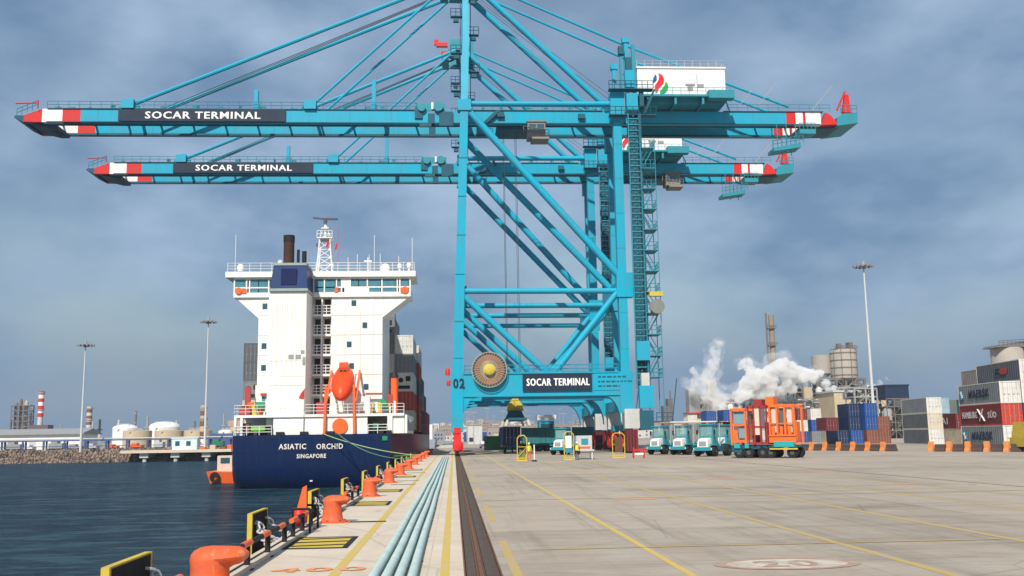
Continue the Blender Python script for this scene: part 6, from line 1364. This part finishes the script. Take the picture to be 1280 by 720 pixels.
b = MB(); b.rail([(178, 446, 40.6), (188.6, 446, 40.6)], 1.4, 0.15, 1.3); b.box(178.6, 188, 446, 454, 40.5, 40.9); b.box(180, 182, 448, 450, 41, 43.2); b.box(185.5, 187.5, 448, 452, 41, 43.8); b.build('roof_deck', STRUCT, t)
lattice(t, 168.5, 191.0, 446, 456, 0, 26.5, 5, 6, STRUCT, 0.5); clutter(t, 163, 200, 444, 2, 24, 190, 1)
b = MB(); b.box(170, 190, 451, 456, 10, 24.5); b.build('dark_cladding', paint('dark_clad', (0.085, 0.065, 0.06), .8, .4), t)
t = empty('plant_building', (161, 380, 0), 'cream flat roofed plant building under the silos', 'building')
b = MB(); b.box(150, 171, 380, 400, 0, 17.8); b.build('wall', TAN, t); b = MB(); b.box(149.5, 171.5, 379.6, 400.4, 17.8, 18.5); b.rail([(150, 380, 18.5), (171, 380, 18.5)], 1.1, 0.1, 2); b.build('roof', LGREY, t)
for i in range(5):
    for k in range(2): b = MB(); b.box(152+i*3.8, 153.8+i*3.8, 379.9, 380, 6+k*5, 8+k*5); b.build('window', DARK, t)
t = empty('process_structure', (138, 300, 0), 'tall process structure with dark blue top and open floors right of the lamp mast', 'structure')
b = MB(); b.box(134.8, 142.4, 300, 312, 12.3, 16.2); b.box(134.6, 142.6, 299.8, 312, 16.2, 16.7); b.build('top_cladding', paint('clad_navy', (0.012, 0.03, 0.075), .5, .3), t)
lattice(t, 135, 142.2, 300, 310, 0, 12.3, 3, 5, STRUCT, 0.13); clutter(t, 135, 142, 301, 0.5, 11.5, 45, 2)
t = empty('process_structure', (130, 306, 0), 'greyish process structure directly left of the dark blue topped one', 'structure')
lattice(t, 127, 134.3, 305, 312, 0, 15.8, 2, 6, GREY, 0.22); clutter(t, 127, 134, 306, 1, 15.5, 40, 3)
t = empty('refinery_unit', (150, 400, 0), 'tangle of pipes and steelwork below the steam plume', 'refinery unit', 'refinery units behind the containers')
lattice(t, 126, 158, 402, 412, 0, 12, 7, 4, STRUCT, 0.22); clutter(t, 124, 160, 396, 0.5, 16, 330, 4)
b = MB()
for x, h in ((128, 15), (136, 18.5), (141, 17), (149, 14.5), (153.5, 20), (132, 13)): b.lathe([(1.4, 0), (1.4, h), (0.7, h+1), (0.1, h+1.2)], (x, 405, 0), 14)
b.build('column', LGREY, t)
t = empty('refinery_unit', (135, 420, 0), 'dark brown steel structure standing right behind the drifting steam', 'refinery unit', 'refinery units behind the containers')
lattice(t, 137, 152, 420, 430, 0, 23.5, 4, 6, STRUCT, 0.35); clutter(t, 137, 152, 421, 3, 23, 110, 5)
b = MB(); b.box(153, 158, 425, 432, 13, 22); b.build('cream_tower', TAN, t)
t = empty('refinery_unit', (110, 400, 0), 'grey and cream process blocks left of the steam with a square tower', 'refinery unit', 'refinery units behind the containers')
b = MB(); b.box(96.8, 101.4, 400, 406, 0, 20.6); b.build('square_tower', GREY, t)
lattice(t, 101.5, 112, 402, 410, 0, 15, 3, 5, LGREY, 0.25); clutter(t, 101, 133, 402, 1, 17, 240, 6)
b = MB(); b.box(103, 110, 404, 410, 9, 17.5); b.box(106, 109, 404, 408, 17.5, 24.5); b.build('cream_block', paint('block_cream', (.56, .5, .4), .8, .2), t)
b = MB()
for x in (114.5, 117, 120, 126): b.box(x, x+1.2, 404, 406, 4, 17+ (x % 3)); b.box(x-0.6, x+1.8, 403.6, 406, 12, 12.4)
b.build('blue_cladding', PB, t)
t = empty('flare_stack', (165.5, 500, 0), 'tall brown chimney stack with platforms rising above the steam', 'chimney')
b = MB(); b.tube((166.3, 500, 0), (166.3, 500, 63.2), 1.5, 14, 1.4); b.build('shaft', paint('stack_brown', (.30, .22, .16), .7, .3, .3, rust=.3), t)
b = MB(); b.tube((163.6, 500, 0), (163.6, 500, 64.5), 0.5, 8)
for z in range(20, 64, 9): b.lathe([(2.5, 0), (2.5, 0.5)], (165.8, 500, z), 12); b.rail([(163.3, 498, z+0.5), (168.3, 498, z+0.5)], 1.2, 0.12, 1.2)
for z in range(12, 62, 5): b.beam((163.6, 500, z), (165.5, 500, z+3), 0.25)
b.build('platform', STRUCT, t)
t = empty('refinery_tower', (92.5, 420, 0), 'small dark stepped tower between the crane and the teal tractors', 'tower')
b = MB(); b.box(90.3, 92.4, 420, 425, 0, 14.5); b.box(92.4, 94.5, 420, 425, 0, 17.6); b.tube((93.7, 421, 17.6), (93.7, 421, 21), 0.25, 6); b.build('shaft', paint('tower_grey', (.14, .13, .14), .8, .3), t)
t = empty('silo_tower', (200, 330, 0), 'wide beige tank with a dark roof above the containers at the right edge', 'silo')
b = MB(); b.lathe([(5.4, 0), (5.4, 30.2), (5.2, 30.6)], (195.2, 334, 0), 28); b.lathe([(5.4, 0), (5.4, 30.4)], (206.2, 334, 0), 28); b.build('silo', SILO, t)
b = MB(); b.prism([(189, 30.6), (212, 30.6), (212, 33.0), (200, 32.6), (189.6, 31.4)], 'xz', 329, 339, 0); b.rail([(189.5, 328.6, 31.4), (212, 328.6, 32.6)], 1.3, 0.12, 1.5); b.build('roof_gallery', STRUCT, t)
# wide low sheds filling the ground between plant and yard
rr = random.Random(21)
for i in range(16):
    x = 95+i*6.2; h = rr.uniform(2.5, 6); b = MB(); b.box(x, x+rr.uniform(3, 5.5), 330+rr.uniform(0, 20), 352, 0, h); tag(b.build('shed', rr.choice([LGREY, TAN, GREY, WHITE, BROWN, GREEN])), 'low plain shed at the foot of the refinery', 'shed', 'low sheds at the foot of the refinery')

# steam
def steam(name, blobs, dens, label, seed, pipe=None, grow=1.0, lo=0.33, hi=0.52, nscale=0.22):
    rr = random.Random(seed); b = MB(); blobs = [(x, y, z, r*grow) for x, y, z, r in blobs]
    for (x, y, z, r) in blobs:
        n = 3 if r < 3 else 5
        for i in range(n):
            a = rr.uniform(0, 2*PI); e = rr.uniform(-1, 1); q = r*rr.uniform(0.45, 0.75); d = r*0.55
            cx_, cy_, cz_ = x+d*math.cos(a), y+d*rr.uniform(-.8, .8), z+d*e
            prof = [(q*math.sin(t_), -q*math.cos(t_)) for t_ in [PI*k/8 for k in range(1, 8)]]
            b.lathe(prof, (cx_, cy_, cz_), 12)
    mt = bpy.data.materials.new(name+'_vapour'); mt.use_nodes = True; nt = mt.node_tree; nt.nodes.clear()
    o_ = N(nt, 'ShaderNodeOutputMaterial'); pv = N(nt, 'ShaderNodeVolumePrincipled'); pv.inputs['Color'].default_value = (1.0, 1.0, 1.0, 1); pv.inputs['Anisotropy'].default_value = 0.0
    P = worldpos(nt); nz = N(nt, 'ShaderNodeTexNoise'); nz.inputs['Scale'].default_value = nscale; nz.inputs['Detail'].default_value = 5; nz.inputs['Roughness'].default_value = 0.6; nt.links.new(P, nz.inputs['Vector'])
    mr = N(nt, 'ShaderNodeMapRange'); mr.inputs[1].default_value = lo; mr.inputs[2].default_value = hi; mr.inputs[3].default_value = 0.0; mr.inputs[4].default_value = dens
    nt.links.new(nz.outputs[0], mr.inputs[0]); nt.links.new(mr.outputs[0], pv.inputs['Density']); nt.links.new(pv.outputs[0], o_.inputs['Volume'])
    o = b.build(name, mt, None); tag(o, label, 'steam', kind='stuff')
    rm = o.modifiers.new('remesh', 'REMESH'); rm.mode = 'VOXEL'; rm.voxel_size = 0.5
    tx = bpy.data.textures.new('puff', 'CLOUDS'); tx.noise_scale = 3.0; tx.noise_depth = 4
    dm = o.modifiers.new('disp', 'DISPLACE'); dm.texture = tx; dm.texture_coords = 'GLOBAL'; dm.strength = 2.6; dm.mid_level = 0.5
    t2 = bpy.data.textures.new('puff_fine', 'CLOUDS'); t2.noise_scale = 1.1; t2.noise_depth = 3
    d2 = o.modifiers.new('disp2', 'DISPLACE'); d2.texture = t2; d2.texture_coords = 'GLOBAL'; d2.strength = 1.3; d2.mid_level = 0.5
    return o
bl = []
path = [(156, 3.5+1.1*k, 1.0) for k in range(11)]+[(155.8, 16, 1.2), (155.3, 18, 1.5), (153.8, 20, 2.0), (151, 22.6, 2.6), (147.5, 24.5, 3.0), (143.5, 25.0, 3.6), (139.5, 25.5, 3.8), (135.5, 27.5, 4.4), (132.5, 30.0, 4.2), (131, 25, 4.6), (127.5, 23.0, 4.8), (123, 24, 4.6), (119.5, 22, 4.4), (124, 19, 3.8), (130, 19, 4.0), (136, 20.5, 3.6), (117.5, 18, 3.6), (114, 17, 3.0), (119, 30.5, 2.6), (116.8, 29.5, 1.6), (121, 28, 2.4)]
steam('steam', [(x, 392, z, r) for x, z, r in path], 0.75, 'thick white steam plume streaming left from the vent pipe', 3, grow=0.98, lo=0.30, hi=0.50)
steam('steam', [(x, 392.3, z, max(r, 1.2)) for x, z, r in path[14:]], 0.09, 'thin ragged vapour round the thick white steam plume', 7, grow=1.45, lo=0.42, hi=0.60, nscale=0.3)
path = [(106, 15, 3.4), (104, 18.5, 3.6), (108, 14, 3.0), (101, 21, 3.2), (97, 23, 2.4), (98.5, 27, 2.0), (103, 25, 2.8), (105.5, 29, 2.8), (106.5, 34, 2.6), (108, 38, 2.4), (94, 24.5, 1.5), (110, 18, 2.6)]
path += [(107.3, 36, 2.6), (106, 31.5, 2.8), (104.3, 27, 2.8), (101, 24.5, 2.8), (104, 22, 3.4), (99, 21, 3), (107, 17, 3.4), (96, 22, 2.2)]
steam('steam', [(x, 394, z, r) for x, z, r in path], 0.34, 'thinner pale steam cloud rising left of the main plume', 4, grow=0.95, lo=0.36, hi=0.58)
steam('steam', [(x, 394.3, z, r) for x, z, r in path], 0.10, 'faint outer vapour of the thinner steam cloud', 9, grow=1.45, lo=0.42, hi=0.60, nscale=0.3)
steam('steam', [(174, 405, 21, 1.4), (177, 405, 22, 1.6), (180, 405, 22.6, 1.6), (183, 405, 24, 1.3), (170, 405, 20, 1.2)], 0.35, 'small wisp of steam above the plant roof right of the silos', 5)
b = MB(); b.tube((156, 392, 0), (156, 392, 4), 0.5, 10); tag(b.build('vent_pipe', LGREY), 'grey vent pipe the steam plume rises from', 'pipe')

# ------------------------------------------------------------------ hills and the far town
def terrain(name, x0, x1, y0, y1, hf, mt, nx=60, ny=24):
    g = MB(); vs = []
    for j in range(ny+1):
        for i in range(nx+1): x = x0+(x1-x0)*i/nx; y = y0+(y1-y0)*j/ny; vs.append((x, y, hf(x, y, i/nx, j/ny)))
    g.add(vs, [(j*(nx+1)+i, j*(nx+1)+i+1, (j+1)*(nx+1)+i+1, (j+1)*(nx+1)+i) for j in range(ny) for i in range(nx)], 0, True); return S(name, g, mt)
HILLM = paint('hill_green', (0.10, 0.11, 0.07), 0.95, 0.3, 0.02)
HILLT = paint('hill_dry', (0.22, 0.19, 0.15), 0.95, 0.3, 0.02)
def hh(x, y): return max(0, (y-760)/700)**1.1*24*(0.75+0.25*math.sin(x*0.013+1)+0.12*math.sin(x*0.041))
terrain('hill', -260, 560, 760, 1500, lambda x, y, u, v: -0.4+hh(x, y)*min(1, u*8, (1-u)*8), HILLT)
terrain('hill', 330, 800, 880, 1300, lambda x, y, u, v: -0.5+36*max(0, math.sin(PI*u))**0.8*math.sin(PI*min(1, v*1.2))**0.6*(0.8+0.2*math.sin(x*0.05)), HILLM)
rr = random.Random(42); TC = [paint('town_%d' % i, c, .8, .2, .1) for i, c in enumerate([(.50, .48, .45), (.40, .38, .36), (.58, .57, .55), (.30, .27, .25), (.46, .44, .43), (.25, .28, .33), (.30, .22, .19)])]
for i in range(170):
    y = rr.uniform(640, 1250); px = rr.uniform(528, 860); x = (px-567)/1223*y; z = hh(x, y) if y > 760 else 0; w = rr.uniform(5, 13); h = rr.uniform(3.5, 9.5)
    if 770 < px and rr.random() < 0.5: continue
    b = MB(); b.box(x, x+w, y, y+w, z-2, z+h, 0)
    if rr.random() < 0.5: b.prism([(x-0.3, z+h), (x+w+0.3, z+h), (x+w/2, z+h+w*0.22)], 'xz', y-0.2, y+w, 1)
    for k in range(int(w/2.4)):
        for q in range(int(h/3)): b.box(x+0.7+k*2.3, x+1.8+k*2.3, y-0.06, y, z+1.2+q*2.9, z+2.5+q*2.9, 2)
    tag(b.build('town_house', [rr.choice(TC), TC[6], DARK]), 'pale far off house of the town on the low hill under the cranes', 'house', 'far town houses on the low hill')
for i in range(26):
    px = rr.uniform(560, 760); y = rr.uniform(330, 620); x = (px-567)/1223*y; w = rr.uniform(5, 14); h = rr.uniform(2.5, 6.5)
    b = MB(); b.box(x, x+w, y, y+8, 0, h); b.box(x-0.2, x+w+0.2, y-0.2, y+8.2, h, h+0.4, 1)
    for k in range(int(w/3)): b.box(x+0.8+k*3, x+2.2+k*3, y-0.06, y, 0.9, 2.3, 2)
    tag(b.build('harbour_shed', [rr.choice([WHITE, LGREY, TAN, BLUE, TEAL, TC[1], TC[5], WHITE]), GREY, DARK]), 'low pale harbour shed beyond the cranes', 'shed', 'low harbour sheds beyond the cranes')
for i in range(30):
    px = rr.uniform(575, 760); y = rr.uniform(300, 620); x = (px-567)/1223*y; h = rr.uniform(7, 15); b = MB(); b.tube((x, y, 0), (x, y, h), 0.16, 6, 0.1); b.box(x-1.0, x+1.0, y-0.2, y+0.2, h, h+0.25); tag(b.build('street_lamp', GREY), 'slim far off lamp post beyond the cranes', 'lamp post', 'far lamp posts beyond the cranes')
# parked cars beyond the cranes
def car(loc, rz, c, label):
    t = empty('parked_car', (0, 0, 0), label, 'car', 'cars parked beyond the cranes'); ORG[t.name] = Vector((0, 0, 0))
    b = MB(); b.hexa([(-0.9, 0, 0.35), (0.9, 0, 0.35), (0.9, 4.3, 0.35), (-0.9, 4.3, 0.35), (-0.86, 0.05, 0.95), (0.86, 0.05, 0.95), (0.86, 4.2, 0.98), (-0.86, 4.2, 0.98)]); b.hexa([(-0.82, 0.9, 0.96), (0.82, 0.9, 0.96), (0.82, 3.8, 0.98), (-0.82, 3.8, 0.98), (-0.66, 1.5, 1.48), (0.66, 1.5, 1.48), (0.66, 3.2, 1.48), (-0.66, 3.2, 1.48)]); b.build('body', c, t)
    b = MB(); b.hexa([(-0.7, 0.98, 1.02), (0.7, 0.98, 1.02), (0.7, 1.0, 1.02), (-0.7, 1.0, 1.02), (-0.58, 1.44, 1.42), (0.58, 1.44, 1.42), (0.58, 1.46, 1.42), (-0.58, 1.46, 1.42)]); b.build('windscreen', GLASS, t)
    for x in (-0.8, 0.8):
        for y in (0.8, 3.4): wheel(t, x, y, 0.33, 0.22)
    t.location = loc; t.rotation_euler = (0, 0, rz)
cl = [WHITE, LGREY, BLUE, WHITE, GREY, RED, WHITE]; cn = ['white', 'pale grey', 'blue', 'white', 'dark grey', 'red', 'white']
for i in range(7): car((7+i*3.6+rr.uniform(-.4, .4), 214+3*(i % 3), 0), R(rr.uniform(-25, 25)), cl[i], '%s car parked beyond the cranes, %s from the left' % (cn[i], ['first', 'second', 'third', 'fourth', 'fifth', 'sixth', 'seventh'][i]))
b = MB(); b.box(17.0, 20.0, 196, 200, 0, 5.4, 0); b.box(16.6, 20.4, 195.7, 200, 5.6, 6.6, 1); b.box(17.3, 19.7, 195.95, 196, 3.2, 4.8, 2); tag(b.build('control_booth', [CYAN, WHITE, GLASS]), 'cyan control booth with a white roof far under the cranes', 'booth')

# ------------------------------------------------------------------ haze
hz = MB(); hz.box(-1600, 1600, -80, 1700, -9, 78)
mt = bpy.data.materials.new('haze_air'); mt.use_nodes = True; nt = mt.node_tree; nt.nodes.clear()
o_ = N(nt, 'ShaderNodeOutputMaterial'); pv = N(nt, 'ShaderNodeVolumePrincipled'); pv.inputs['Color'].default_value = (0.86, 0.91, 1.0, 1); pv.inputs['Density'].default_value = 0.00013; pv.inputs['Anisotropy'].default_value = 0.2
nt.links.new(pv.outputs[0], o_.inputs['Volume'])
if USE_HAZE: tag(hz.build('haze', mt), kind='stuff')
